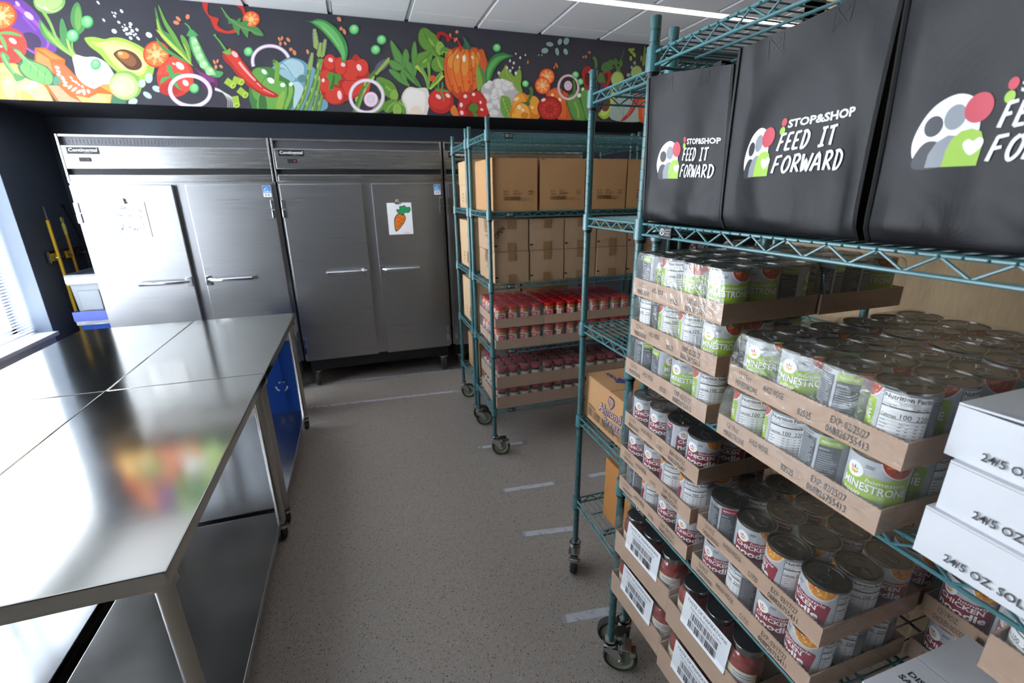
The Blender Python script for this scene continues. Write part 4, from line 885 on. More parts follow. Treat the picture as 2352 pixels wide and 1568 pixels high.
BAGF=bag_mat(); PIPE=mat('bag_piping','#0c0c0e',.5,0,.1,200)
from mathutils import noise as _ns
def fold(u,v,seed):
    n=_ns.noise(Vector((u*7+seed*3.1,v*6,seed)))*.011+_ns.noise(Vector((u*16,v*11+seed,seed*2)))*.0035
    n+=.006*math.sin(u*34+seed+2*_ns.noise(Vector((u*3,v*2,seed))))*(.3+.7*max(0,1-v/.3)); r=abs(_ns.noise(Vector((u*9+v*6,v*9-u*4,seed+5))))-.12; n+=-.010*max(0,.12-abs(r))*2*(1-min(1,v/.14))
    n+=.004*math.sin((u*2.2+v*1.1)*14+seed)*max(0,1-v/.12)
    ex=min(1,u/.03,(BW-u)/.03); e2=max(0,min(1,v/.02))
    return n*max(0,ex)*(.4+.6*e2)+.004*math.sin(PI*u/BW)
def bag(label,X,Y,Z,rz,seed,lo=(.075,.095),detail=True,group=None,bulge=1,hs=(0,0),simple=False):
    t=thing('tote_bag',label,'tote bag',(X,Y,Z),rz,group); b=B(); nx,nz=44,46; V=[];F=[]
    def S(u,v):
        sk=hs[0]+(hs[1]-hs[0])*u/BW; f=v/BH; lean=-.008*f
        return (u+ .004*math.sin(v*9+seed),-fold(u,v,seed)*bulge+lean+.022*max(0,(.03-v)/.03)**2*.6, v*(1+sk/BH)+.004*math.sin(u*11+seed)*f)
    for j in range(nz+1):
        for i in range(nx+1): V.append(S(BW*i/nx,BH*j/nz))
    for j in range(nz):
        for i in range(nx): a=j*(nx+1)+i; F.append((a,a+1,a+nx+2,a+nx+1))
    b.add(V,F,BAGF)
    A=Art(rough=.5); ST_='050506'
    dash=[(k*.005,BH-.032-.004*math.sin(k*.3),.0038,.0012) for k in range(int(BW/.005))]; A.rects(ST_,dash); A.rects(ST_,[(k*.005,BH-.003,.0035,.0006) for k in range(int(BW/.005))])
    for cx in (BW*.30,BW*.72):
        for P in ([(cx-.014,BH-.034),(cx+.014,BH-.004)],[(cx-.014,BH-.004),(cx+.014,BH-.034)],[(cx-.014,BH-.034),(cx-.014,BH-.004)],[(cx+.014,BH-.034),(cx+.014,BH-.004)]): A.stroke(ST_,P,.0013,flat=True,smooth=False)
    logo(A,*lo)
    def fn(u,v,l):
        gu,gv=u*nx/BW,v*nz/BH; i,j=math.floor(gu+1e-6),math.floor(gv+1e-6); a,c=gu-i,gv-j
        P=[S(BW*(i+q)/nx,BH*(j+w)/nz) for q,w in ((0,0),(1,0),(0,1),(1,1))]; W=((1-a)*(1-c),a*(1-c),(1-a)*c,a*c)
        p=[sum(P[k][d]*W[k] for k in range(4)) for d in range(3)]; return (p[0],p[1]-.0006-l,p[2])
    A.mesh('print',fn,.00003,cutx=BW/44,cuty=BH/46,into=b)
    # sides, back, base
    V=[];F=[]
    n=12
    for sx,x in ((0,0),(1,BW)):
        k0=len(V)
        for j in range(n+1):
            for i in range(5):
                q=S(x,BH*j/n); w=i/4; V.append((q[0]+(-1 if sx==0 else 1)*-.02*math.sin(PI*w)*(j/n),q[1]+(BD-q[1])*w*(1-.3*(j/n)),q[2]))
        for j in range(n):
            for i in range(4): a=k0+j*5+i; F.append((a,a+1,a+6,a+5))
    b.add(V,F,BAGF); q0,q1=S(0,BH),S(BW,BH); b.quad((0,BD,0),(BW,BD,0),(q1[0],BD*.7,q1[2]),(q0[0],BD*.7,q0[2]),BAGF); b.quad((0,0,.002),(BW,0,.002),(BW,BD,.002),(0,BD,.002),BAGF)
    b.done('bag_body',t,smooth=60,weld=False)
    for x in (0,BW): p=B(); p.tube([(lambda q:(q[0],q[1]-.001,q[2]))(S(x,BH*j/16)) for j in range(17)],.0036,PIPE,6); p.done('edge_piping',t)
    for yy,q in ((.012,0),(BD*.66,1)):
        h=B(); zt=BH+hs[0]; P=[(BW*.30,yy,BH-.03),(BW*.30,yy+.004,BH+.004),(BW*.36,yy+.045,BH+.010),(BW*.5,yy+.055,BH+.008),(BW*.64,yy+.045,BH+.010),(BW*.72,yy+.004,BH+.004),(BW*.72,yy,BH-.03)]
        if q: P=[(a,yy-.004-(b_-yy)*.3,c) for a,b_,c in P]
        V=[];F=[]
        for i,pp in enumerate(P): V+=[(pp[0]-(.012 if i in (0,1,5,6) else 0),pp[1],pp[2]),(pp[0]+(.012 if i in (0,1,5,6) else 0),pp[1]+(.0 if i in (0,1,5,6) else .022),pp[2]+.001)]
        for i in range(6): F.append((2*i,2*i+1,2*i+3,2*i+2))
        h.add(V,F,BAGF); h.done('handle',t)
    return t
zg=Z1[3]+.0215
bag('black tote bag whose whole printed logo shows, beside the rack post',.700,1.058,zg,-PI/2,1,lo=(.060,.098),hs=(.012,-.014))
bag('black tote bag standing between the two other tote bags',.694,.771,zg,-PI/2,4,lo=(.045,.094),hs=(.006,.016))
bag('black tote bag cut off by the frame edge, its red and green emblem large',.690,.486,zg,-PI/2,7,lo=(.039,.096),hs=(.0,.010))
for i,x in enumerate((2.07,2.355,2.64,2.925)):
    bag('distant black tote bag on the far rack, %s from the spaghetti cartons'%ORD[i],x,2.64,Z3[2]+.0215,0,2+i,lo=(.05,.10),group='tote bags on the far rack')
for i,x in enumerate((2.10,2.42,2.74)):
    bag('distant black tote bag on the far upper shelf, %s from the spaghetti cartons'%ORD[i],x,2.64,Z3[3]+.0215,0,5+i,lo=(.05,.10),group='tote bags on the far rack')
# ------------------------------------------------------------------ printed vegetable mural on the soffit
def mural_pt(px,py):
    d=_f*0+Vector(Mx.to_3x3()@Vector(((px-1176)/FOC,-(py-784)/FOC,-1))); t=YF/d.y; return (d.x*t,CAMZ+d.z*t)
def TFz(ox,oy): return lambda x,y:mural_pt(ox+x/5.6,oy+y/5.6)
M=Art(rough=.62)
def setz(k): M.tf={'A':TFz(0,0),'B':TFz(380,0),'C':TFz(780,20),'D':TFz(1120,60)}[k]
def pea(x,y,r): M.ell('3f9a58',x,y,r,r*1.02); M.ell('6cc77a',x-r*.06,y-r*.06,r*.84,r*.86); M.ell('8fdc8f',x,y-r*.12,r*.55,r*.58); M.ell('b9efb4',x-r*.05,y-r*.35,r*.18,r*.22)
def hl(x,y,a,b,r=30,c='f7ccd0'): M.ell(c,x,y,a,b,r,14)
def seeds(c,L):
    M.layer+=1
    for x,y,a,b,r in L: M.ell(c,x,y,a,b,r,12,flat=True)
def tomslice(x,y,rx,ry,rot=0):
    M.ell('d8401f',x,y,rx,ry,rot,28); M.ell('ef7436',x,y,rx*.88,ry*.88,rot,28); M.ell('f39a55',x,y,rx*.66,ry*.66,rot,24)
    for k in range(14):
        a=2*PI*k/14; M.stroke('e8602c' if k%2 else 'f9c07c',[(x+rx*.30*math.cos(a),y+ry*.30*math.sin(a)),(x+rx*.8*math.cos(a),y+ry*.8*math.sin(a))],rx*.05,rx*.10)
    M.ell('f6c485',x,y,rx*.30,ry*.30,rot,18)
def basil(P,w,c='5f8f35',c2='3c6424',c3='86ad48'):
    M.leafy(c2,P,w*1.08); M.leafy(c,P,w*.98); 
    M.stroke(c2,P,w*.05,w*.02); n=len(P)
    Q=catm(P,False,6)
    for i in range(4,len(Q)-4,4):
        (x0,y0),(x1,y1)=Q[i],Q[i+2]; dx,dy=x1-x0,y1-y0; d=math.hypot(dx,dy) or 1
        for s in (-1,1): M.stroke(c2,[(x0,y0),(x0+dx*1.1+s*-dy/d*w*.36,y0+dy*1.1+s*dx/d*w*.36)],w*.022,w*.008)
    M.leafy(c3,[(p[0]+w*.12,p[1]+w*.05) for p in P[1:-1]] if n>3 else P,w*.16)
M.tf=None; M.rect('34333c',XL,ZS,XR-XL,ZC+.03-ZS)
# ---- block A
setz('A')
for dx,cc in ((0,'4d3463'),(8,'6b3b93')): M.blob(cc,[(40-dx,-60),(250,-20),(420,110),(560,290),(660,470),(730,620),(690,680),(440,690),(300,580),(150,400),(0+dx,150)])
M.stroke('a050cc',[(200,60),(300,150),(460,290),(580,430),(625,540),(610,620)],60,26); M.stroke('a050cc',[(330,600),(390,650),(450,690)],24,14); M.ell('3d2c50',410,530,140,100,35); M.stroke('7f4aae',[(300,200),(380,300),(470,400)],50,20)
hl(378,205,75,36,40,'d9b0e8'); hl(232,52,42,20,50,'d9b0e8')
M.ell('d8402c',90,600,262,250); M.ell('c83226',60,720,180,120); hl(170,528,58,30,35); hl(15,598,26,14,20)
tomslice(20,205,202,186)
M.leafy('5f9e55',[(-60,440),(80,425),(200,440),(290,470)],40); M.leafy('5f9e55',[(0,440),(50,540),(95,660)],50)
M.blob('e9a24e',[(-60,850),(120,815),(240,840),(420,1000),(560,1080),(640,1200),(700,1360),(560,1420),(60,1400),(-40,1200)])
M.blob('f2bd68',[(-50,860),(60,835),(200,850),(250,950),(120,1000),(20,980)]); M.blob('f6c878',[(20,1050),(80,985),(180,1000),(220,1080),(200,1220),(160,1300),(60,1200)]); M.blob('f6cc80',[(215,1100),(260,1030),(400,1020),(540,1080),(620,1200),(680,1380),(330,1400),(250,1260)]); M.blob('e3a04c',[(260,1190),(320,1180),(440,1260),(480,1380),(330,1390)])
hl(125,1065,46,26,35,'fff3dc'); hl(440,1085,48,42,40,'fff3dc'); hl(362,1125,46,30,20,'fff3dc')
M.blob('4f8a4c',[(10,700),(50,670),(130,740),(120,800),(200,930),(330,1000),(220,1050),(160,960),(60,830)]); M.stroke('79b06c',[(40,700),(90,800),(190,950)],36,22)
M.blob('3e6f48',[(165,632),(250,640),(350,740),(520,800),(620,860),(690,960),(780,970),(805,1030),(740,1100),(620,1105),(480,1060),(330,1000),(245,900),(240,820),(290,760)]); M.blob('6fa55f',[(180,640),(260,660),(340,760),(500,820),(610,880),(680,980),(660,1080),(560,1080),(400,1020),(300,940),(262,860),(300,780)]); M.stroke('9bcb84',[(260,680),(400,820),(600,1010)],14,5)
for a,c in ((380,890),(470,960),(560,1030)): M.stroke('3e6f48',[(a+30,a*.5+640),(a+10,c+50)],6,3)
M.blob('58886a',[(700,1000),(760,970),(803,1020),(780,1080),(710,1100),(690,1060)])
# squash wedge
M.poly('d9621f',[(455,615),(585,615),(845,770),(838,830),(1000,1000),(1250,1130),(1255,1090),(1435,1080),(1615,1200),(1620,1340),(760,1340),(560,1080),(640,1100),(760,1100),(800,1020),(760,960),(700,960),(620,860),(450,790)])
M.poly('f08a4c',[(475,660),(640,760),(660,830),(690,950),(620,860),(470,790)]); M.poly('ee8136',[(500,630),(590,640),(820,770),(670,760)]); M.poly('f59a77',[(620,1100),(760,1105),(900,1240),(1080,1330),(790,1335)]); M.poly('f6b066',[(980,1230),(1150,1260),(1260,1200),(1440,1215),(1420,1340),(1080,1340)]); M.ell('f4c57b',1260,1300,120,80); M.poly('f29a3c',[(1270,1100),(1420,1090),(1590,1195),(1450,1205)])
M.blob('f0693a',[(680,820),(800,830),(880,900),(980,1010),(1120,1110),(1250,1130),(1180,1210),(1060,1240),(900,1170),(800,1040),(720,950)])
seeds('f2e8d8',[(740,870,34,18,25),(756,920,32,16,30),(765,965,36,16,25),(800,990,34,14,25),(818,1018,30,13,20),(840,1060,36,16,25),(845,1100,34,14,15),(905,1120,34,18,-40),(960,1150,42,18,-35),(1025,1180,46,20,-25),(1085,1185,42,20,80),(1142,1175,30,18,60),(1065,1115,22,14,40),(1020,1090,18,10,40),(985,1060,24,14,45),(945,1040,22,12,40),(920,1000,22,12,40)])
M.poly('46795a',[(1455,1215),(1620,1205),(1625,1345),(1425,1340)])
# radish / white onion left
M.ell('86b35e',640,20,205,160,0,28); M.ell('aed07f',630,10,175,125,0,28); M.stroke('c9e3a0',[(480,60),(560,110),(700,150),(800,90)],26,10); hl(590,112,36,18,30,'dff0d4')
M.leafy('4f8d4f',[(1040,430),(990,300),(990,150),(1000,30)],150); M.stroke('4f8d4f',[(1010,420),(1080,350),(1060,250)],70,30); M.leafy('6ea653',[(1010,400),(1010,250),(1005,80)],90)
M.leafy('4c8a4d',[(930,700),(860,560),(820,400),(800,235)],110); M.leafy('4c8a4d',[(960,730),(760,560),(600,430),(510,255)],120); M.leafy('7cae52',[(900,690),(740,560),(620,440),(530,290)],60)
M.stroke('a8c65a',[(620,420),(760,590),(940,720)],16,36); M.stroke('86ae58',[(560,150),(650,300),(760,540),(950,720)],44,26); M.stroke('a7c760',[(870,500),(900,620),(960,720)],30,34); M.stroke('7ba653',[(930,540),(940,640),(980,710)],26,20)
M.blob('dcd9d4',[(935,735),(985,705),(1100,735),(1230,735),(1360,800),(1440,900),(1480,1000),(1440,1080),(1330,1090),(1250,1130),(1200,1140),(1080,1080),(990,980),(962,870)]); M.blob('f3f1ee',[(950,745),(990,720),(1100,750),(1220,750),(1340,815),(1420,910),(1400,1000),(1250,1060),(1150,1050),(1040,980),(985,870)])
pea(1235,830,68); pea(940,463,82); pea(1125,285,82)
# avocado
M.blob('9cc049',[(1090,500),(1140,480),(1230,480),(1350,505),(1440,485),(1560,490),(1700,540),(1850,620),(1980,740),(1985,900),(1930,1020),(1780,1040),(1560,960),(1400,830),(1290,700),(1160,600)])
M.blob('c6dd74',[(1170,540),(1300,545),(1420,520),(1560,530),(1740,600),(1880,720),(1900,860),(1840,960),(1700,960),(1520,880),(1420,770),(1320,640)]); M.blob('d9e88e',[(1320,600),(1500,570),(1700,640),(1840,760),(1860,900),(1720,930),(1560,850),(1450,730)])
M.blob('5c3420',[(1465,690),(1530,645),(1620,640),(1740,690),(1820,790),(1825,860),(1760,905),(1650,890),(1560,810),(1490,740)]); M.blob('8a5630',[(1500,690),(1600,665),(1720,730),(1760,810),(1700,860),(1600,810),(1520,740)]); M.ell('c98236',1590,710,78,46,15); hl(1552,688,34,22,20,'e9b27a')
# lime
M.ell('7fae52',1620,1100,210,190,20,28); M.ell('b4d77c',1600,1110,188,165,20,28); M.ell('cbe59a',1590,1110,150,130,20,24)
for k in range(8): M.stroke('e6f3c8',[(1570,1110),(1570+150*math.cos(k*.785),1110+130*math.sin(k*.785))],8,5)
seeds('dfe7ea',[(1268,38,30,13,50),(1568,147,30,16,50),(1488,173,22,11,45),(1450,165,18,8,45),(1478,212,24,13,45),(1340,262,26,13,50),(1533,290,26,15,40),(1683,312,28,20,45),(1608,323,16,9,45),(1580,349,17,9,45),(1628,374,30,22,40),(1678,350,22,14,40),(1600,395,22,13,40),(1705,400,28,20,40),(1766,385,26,17,45),(1474,405,38,27,35),(1638,440,26,18,40),(1680,434,26,18,30),(1728,455,20,13,40),(1752,440,18,10,45),(1685,492,28,18,45),(1780,496,32,15,45),(1920,453,46,32,35)])
seeds('b9cfcb',[(1830,1075,48,54,0),(1918,1005,50,68,0),(2020,1145,62,38,25),(1900,1225,66,34,35),(1715,1310,62,44,-20)])
# ---- block B
setz('B')
M.ell('c8362a',130,990,238,260,0,30); M.blob('dc4a36',[(-110,960),(20,760),(160,730),(270,820),(310,960),(180,1000),(40,960)]); M.ell('dc4a36',260,1060,110,120); M.ell('b52a22',60,1150,140,80); hl(190,850,66,40,40); hl(262,1068,48,34,45); hl(110,822,22,14,30)
tomslice(-115,700,170,170)
M.leafy('4ba053',[(20,1180-260),(60,880),(30,840)],60); M.blob('4ba053',[(15,845),(95,905),(110,950),(190,940),(240,990),(130,985),(150,1070),(205,1165),(100,1080),(80,1000),(0,1040),(-60,1080),(-40,1000),(60,970)])
for P,w in (([(350,840),(180,600),(60,480),(-60,380),(-130,90)],60),([(340,830),(150,640),(0,470),(-120,250)],56),([(345,835),(100,700),(-40,600),(-120,480)],44)): M.leafy('4f8f45',P,w)
M.leafy('a3bd4d',[(355,845),(200,690),(60,560),(-60,420),(-110,240)],52); M.leafy('6a9f42',[(350,840),(200,620),(100,450),(0,290),(-90,60)],56); M.leafy('c0cf5c',[(355,850),(160,660),(0,500),(-120,380)],30); M.leafy('6a9b45',[(330,820),(290,640),(240,520),(200,450)],70); M.leafy('9cba4a',[(330,820),(280,660),(230,560)],26)
M.blob('5e2454',[(360,840),(430,900),(560,940),(650,990),(680,1060),(670,1130),(600,1165),(520,1150),(460,1080),(440,980)]); M.blob('7c3672',[(380,860),(450,930),(560,960),(630,1020),(630,1080),(560,1110),(490,1060),(460,980)]); M.ell('4c1c40',605,1110,45,50)
for k in range(6): M.stroke('dcdad2',[(640,1130+k*6),(720+k*14,1170+k*8),(800+k*20,1280+k*4),(800+k*24,1390)],9,6)
M.stroke('55a055',[(250,300),(300,340),(330,400)],14,26); M.blob('4d9d59',[(320,380),(370,400),(430,465),(400,470),(480,640),(560,800),(640,900),(735,925),(740,960),(690,1000),(600,980),(470,880),(360,700),(310,560),(305,470),(275,465)]); M.blob('8ecb8b',[(335,480),(400,500),(470,680),(560,850),(650,950),(600,965),(490,870),(380,700),(335,560)])
for x,y,r in ((376,540,40),(410,630,42),(444,730,48),(494,832,52),(572,920,52)): M.ell('a9dd95',x,y,r,r); hl(x+8,y-12,r*.4,r*.3,20,'dff5d4')
M.ring('dcc7dc',322,1170,285,222,52,8,44); M.ring('f0e8f2',318,1172,268,205,22,8,44)
pea(374,1138,64)
seeds('d98860',[(143,295,42,26,20),(170,245,42,20,45),(290,220,28,34,10)])
M.blob('c63022',[(480,20),(500,130),(580,250),(600,300),(650,390),(760,430),(850,435),(930,410),(1000,340),(960,320),(880,380),(800,400),(720,370),(670,320),(690,250),(640,225),(560,190),(545,100),(555,20)]); M.stroke('c63022',[(930,60),(990,110),(1020,190)],50,36)
tomslice(1105,250,112,104); M.blob('4d8648',[(715,95),(760,170),(830,235),(880,250),(920,270),(940,240),(975,245),(965,290),(1030,265),(1070,280),(1060,340),(1180,350),(1265,460),(1160,455),(1080,400),(1060,490),(1000,420),(960,360),(950,460),(880,370),(860,310),(810,310),(815,270),(770,210)]); M.stroke('86b76e',[(720,100),(830,240),(980,350),(1230,450)],9,4)
seeds('d98860',[(1465,505,14,30,-25),(1500,495,16,28,10),(1582,515,20,34,-40),(1480,565,18,28,0),(1542,562,16,26,-35),(1615,638,24,24,20),(1660,680,22,38,-20),(1830,668,18,32,-15),(2232,250,22,34,-35),(2258,372,22,26,20),(2302,412,18,38,-20),(632,800,14,32,-25),(672,790,16,28,20),(652,865,20,30,0),(718,858,18,28,-45)])
M.ring('cdb3cb',1360,800,262,228,46,12,40,150,330); M.ring('efe6f0',1360,800,250,216,20,12,40,150,330)
# cabbage, asparagus, pepper
M.blob('6f9fb0',[(1370,900),(1480,800),(1600,745),(1740,770),(1830,830),(1930,900),(1940,1100),(2000,1250),(2080,1300),(2040,1420),(1600,1440),(1560,1100)]); M.blob('a9c7ce',[(1470,850),(1600,765),(1740,800),(1790,880),(1770,980),(1650,1000),(1560,900)]); M.blob('98bbc4',[(1420,920),(1560,900),(1660,1010),(1640,1060),(1500,1040)]); M.blob('b4cfd2',[(1640,1060),(1720,1060),(1780,1150),(1760,1350),(1660,1400),(1620,1200)]); M.blob('5a7f80',[(1700,1000),(1760,960),(1830,1000),(1800,1060),(1730,1050)])
for P in ([(1480,800),(1560,860),(1650,1000)],[(1740,780),(1790,860),(1780,980)],[(1640,1050),(1720,1050),(1790,1130)]): M.stroke('4c84a0',P,12,6)
pea(1070,668,60)
M.blob('3f7a38',[(1075,1200),(1100,960),(1150,880),(1260,865),(1380,880),(1500,980),(1600,1040),(1660,1120),(1650,1250),(1590,1420),(1180,1430),(1100,1340)]); M.blob('629f45',[(1110,960),(1180,880),(1260,890),(1330,960),(1250,1010),(1220,1100),(1190,1290),(1120,1200)]); M.blob('6aa648',[(1230,1040),(1300,990),(1420,1030),(1530,1060),(1570,1170),(1520,1400),(1200,1410),(1195,1250)]); M.blob('3c6e36',[(1210,1250),(1260,1200),(1300,1290),(1300,1410),(1210,1410)]); M.blob('8db344',[(1440,1300),(1500,1180),(1540,1200),(1500,1400),(1430,1400)]); M.blob('7fb04a',[(1590,1080),(1640,1130),(1630,1240),(1560,1400),(1530,1390),(1580,1230)])
for P in ([(1220,1290),(1240,1080),(1310,985),(1400,1010)],[(1400,1020),(1530,1050),(1575,1150),(1520,1400)]): M.stroke('2e5e2e',P,8,6)
hl(1272,925,40,26,45,'e9f5e4'); hl(1358,1038,50,34,35,'e9f5e4'); hl(1510,1095,34,28,10,'e9f5e4'); hl(1615,1085,26,26,40,'e9f5e4')
M.stroke('7aa63f',[(1430,1040),(1440,920),(1440,840),(1400,800)],60,66); M.ell('4c7d2e',1400,790,22,26)
# chilli
M.blob('b0241d',[(740,690),(840,640),(920,670),(975,750),(1060,860),(1180,1020),(1300,1130),(1440,1210),(1450,1245),(1380,1258),(1240,1220),(1080,1120),(950,1000),(850,870),(760,780)]); M.blob('d33a2a',[(770,700),(850,660),(920,700),(960,770),(1050,890),(1170,1050),(1290,1160),(1400,1225),(1250,1190),(1090,1080),(960,950),(860,820)])
hl(895,702,52,28,45,'f5b9b6'); M.stroke('f2a8a2',[(950,800),(1010,880),(1110,990),(1160,1040)],36,22); M.stroke('f4b5ae',[(1180,1070),(1240,1125)],16,6); M.stroke('f2a8a2',[(1260,1150),(1400,1220)],14,5)
M.blob('77a845',[(735,670),(780,655),(835,625),(840,665),(850,700),(790,705)]); M.stroke('5f9a4a',[(630,455),(690,520),(780,650)],18,30); M.ell('5f9a4a',638,455,18,14)
# spring onion pieces
for x,y,r in ((830,1070,35),(930,1040,20),(990,1190,40),(910,1300,80)): 
    M.stroke('9fbe3a',[(x-62*math.cos(R(r)),y-62*math.sin(R(r))),(x+62*math.cos(R(r)),y+62*math.sin(R(r)))],84,84); M.ell('b8d14a',x+55*math.cos(R(r)),y+55*math.sin(R(r)),34,44,r); M.ell('86a832',x+58*math.cos(R(r)),y+58*math.sin(R(r)),16,24,r)
# asparagus
def asp(P,w,hx,hy,rot,hl_=190):
    M.stroke('4f7a35',P,w*.8,w); M.stroke('7aa04a',[(p[0]+w*.12,p[1]) for p in P],w*.4,w*.5)
    Q=catm(P,False,6)
    for i in range(3,len(Q)-1,4): M.leafy('a9bf62',[(Q[i][0],Q[i][1]-30),(Q[i][0]-w*.2,Q[i][1]),(Q[i][0]-w*.25,Q[i][1]+34)],w*.3)
    c,s=math.cos(R(rot)),math.sin(R(rot)); M.layer+=1
    M.ell('5e5a78',hx,hy,w*.62,hl_*.52,rot)
    for j in range(5):
        for q in (-1,0,1):
            u=q*w*.34*(1-j*.17); v=hl_*.38-j*hl_*.19+(14 if q==0 else 0); M.ell('93ad58',hx+u*c-v*s,hy+u*s+v*c,w*.19,hl_*.13,rot+q*12)
asp([(1850,900),(1820,1100),(1760,1280),(1680,1430)],58,1872,790,10,220); asp([(2010,760),(2000,1000),(2010,1200),(1960,1430)],60,2035,620,12,230)
asp([(1985,760),(1950,950),(1880,1200),(1790,1430)],66,1930,500,-6,250); asp([(2000,900),(1960,1150),(1890,1430)],54,1985,640,8,180)
# red pepper split over blocks B and C
M.blob('b3231c',[(2040,760),(2110,700),(2190,740),(2260,740),(2360,800),(2450,700),(2540,800),(2610,900),(2640,1050),(2620,1180),(2560,1240),(2470,1260),(2330,1300),(2260,1340),(2150,1345),(2050,1280),(1990,1150),(2000,1040),(1990,960)])
for x,y,a,b_ in ((2115,800,75,100),(2260,850,90,110),(2060,960,60,60),(2060,1100,70,90),(2180,1230,120,105),(2380,900,110,130),(2520,870,90,110),(2400,1120,130,120),(2540,1110,90,100)): M.ell('d23a29',x,y,a,b_)
for P in ([(2170,800),(2180,900),(2150,1000)],[(2020,1010),(2120,1020),(2200,1010)],[(2300,1300),(2290,1150),(2230,1080)],[(2250,1040),(2400,1040),(2600,1040)],[(2330,800),(2330,900),(2260,1000)]): M.stroke('8e1814',P,10,6)
hl(2125,775,34,26,40); hl(2285,835,30,26,40); hl(2030,1035,20,26,0); hl(2240,1225,28,60,-8); hl(2490,872,30,46,-20)
M.blob('4f8a35',[(2075,980),(2120,930),(2180,950),(2240,960),(2270,1020),(2220,1050),(2230,1100),(2170,1090),(2160,1160),(2100,1140),(2110,1060)]); M.stroke('35662a',[(2170,970),(2160,1060),(2130,1150)],20,40)
M.blob('3e8f4a',[(1790,265),(1870,280),(1960,250),(2080,280),(2200,370),(2300,500),(2345,640),(2330,760),(2290,810),(2270,790),(2250,700),(2150,560),(2020,410),(1880,300)]); M.blob('6bb868',[(1900,285),(2030,290),(2160,380),(2260,520),(2310,680),(2290,780),(2240,660),(2130,500),(1990,350)]); M.stroke('9fd28a',[(2020,350),(2140,470),(2230,600)],12,8)
# ---- block C
setz('C')
for x,y,r in ((187,272,64),(540,405,62),(463,532,62)): pea(x,y,r)
M.stroke('4c7c38',[(200,1340),(300,1060),(420,860),(520,770)],76,50); M.stroke('7ca34c',[(220,1340),(310,1080),(430,880)],34,24); M.ell('5e5a6a',545,735,60,110,50)
for k in range(6): M.ell('93ad50',480+k*28,830-k*30,30,20,-50); M.ell('93ad50',505+k*24,790-k*28,22,16,-40)
for p in ((330,960),(320,1060),(215,1160),(430,900)): M.leafy('a9bf62',[(p[0]+20,p[1]-30),(p[0],p[1]),(p[0]-10,p[1]+40)],26)
basil([(740,1180),(650,1060),(560,980),(480,890)],190); basil([(720,1180),(700,1120),(705,1040)],110,'86ad48','4a7328'); basil([(740,1190),(640,1260),(600,1340)],150); basil([(740,1200),(840,1260),(880,1380)],170); basil([(730,1220),(740,1300),(750,1380)],120,'8db24c','4a7328'); M.leafy('5f8f35',[(420,1340),(520,1250),(560,1150)],120)
M.ring('d9c3d4',348,1130,232,228,44,10,44); M.ring('ece2ea',346,1130,218,214,20,10,44)
M.ell('a9388c',405,1170,98,104); M.ell('e4d6e0',403,1168,88,94); M.ring('b58fae',400,1165,50,48,5); M.ring('b58fae',400,1165,26,24,5); 
for P,w in (([(1050,1020),(900,860),(790,700),(720,560),(655,410)],130),([(830,740),(850,640),(850,520)],100),([(960,860),(900,760),(860,680)],110),([(820,770),(720,740),(640,670)],120),([(900,1000),(800,920),(720,850),(630,785)],100),([(860,960),(820,880),(795,800)],70),([(970,870),(965,700),(960,560),(965,420)],90)): M.leafy('3f6e38',P,w); M.leafy('5a8f42',P,w*.75)
M.stroke('3f6e38',[(820,760),(900,850),(1050,1020)],16,10); M.stroke('3f6e38',[(970,870),(990,960),(1040,1010)],12,10)
basil([(1270,620),(1190,480),(1110,370),(1068,250)],230); basil([(1180,560),(1100,640),(1040,690),(970,720)],200); basil([(1290,600),(1290,520),(1275,420)],120,'86ad48','4a7328'); basil([(1250,620),(1280,720),(1330,800)],210); basil([(1290,580),(1360,560),(1400,640)],120); 
for P in ([(1140,1040),(1090,860),(980,740)],[(1140,1040),(1150,860),(1140,700)],[(1150,1040),(1240,900),(1320,820)],[(1160,1040),(1260,940),(1330,860)],[(1130,1030),(1110,880),(1040,760)]): M.stroke('a9c24a' if P[1][0] in (1090,1260) else '719f45',P,20,44)
M.blob('ddd6cc',[(795,1160),(830,1060),(900,1010),(1000,1025),(1100,1020),(1140,1070),(1155,1200),(1130,1330),(1090,1400),(880,1400),(850,1280)]); M.blob('ebe6de',[(820,1150),(870,1050),(960,1040),(1080,1080),(1100,1200),(1060,1340),(900,1340),(860,1240)]); M.ell('ecd5c2',980,1310,70,60)
M.ell('d4501f',1195,900,40,40); M.ell('b3201c',1300,1190,165,165,0,28); M.ell('cc2e22',1290,1170,135,130,0,26); hl(1268,1135,40,24,40); hl(1390,1120,34,22,40)
for P in ([(1290,1060),(1250,1050),(1225,1010)],[(1290,1060),(1350,1060),(1430,1075)],[(1290,1060),(1330,1130),(1335,1205)],[(1280,1070),(1265,1000),(1280,950)],[(1300,1060),(1320,1000),(1315,940)]): M.leafy('4c8f45',P,24)
M.blob('a81f1c',[(1245,380),(1250,320),(1310,300),(1380,330),(1430,370),(1500,380),(1550,450),(1570,510),(1535,500),(1500,420),(1440,395),(1400,430),(1370,420),(1360,370),(1300,345),(1270,395)])
seeds('d98860',[(1505,303,20,22,20),(1420,345,12,26,-10),(1480,410,12,26,0),(1500,395,12,22,30),(8,140,12,28,-20),(20,262,20,22,20),(62,300,20,40,-20)])
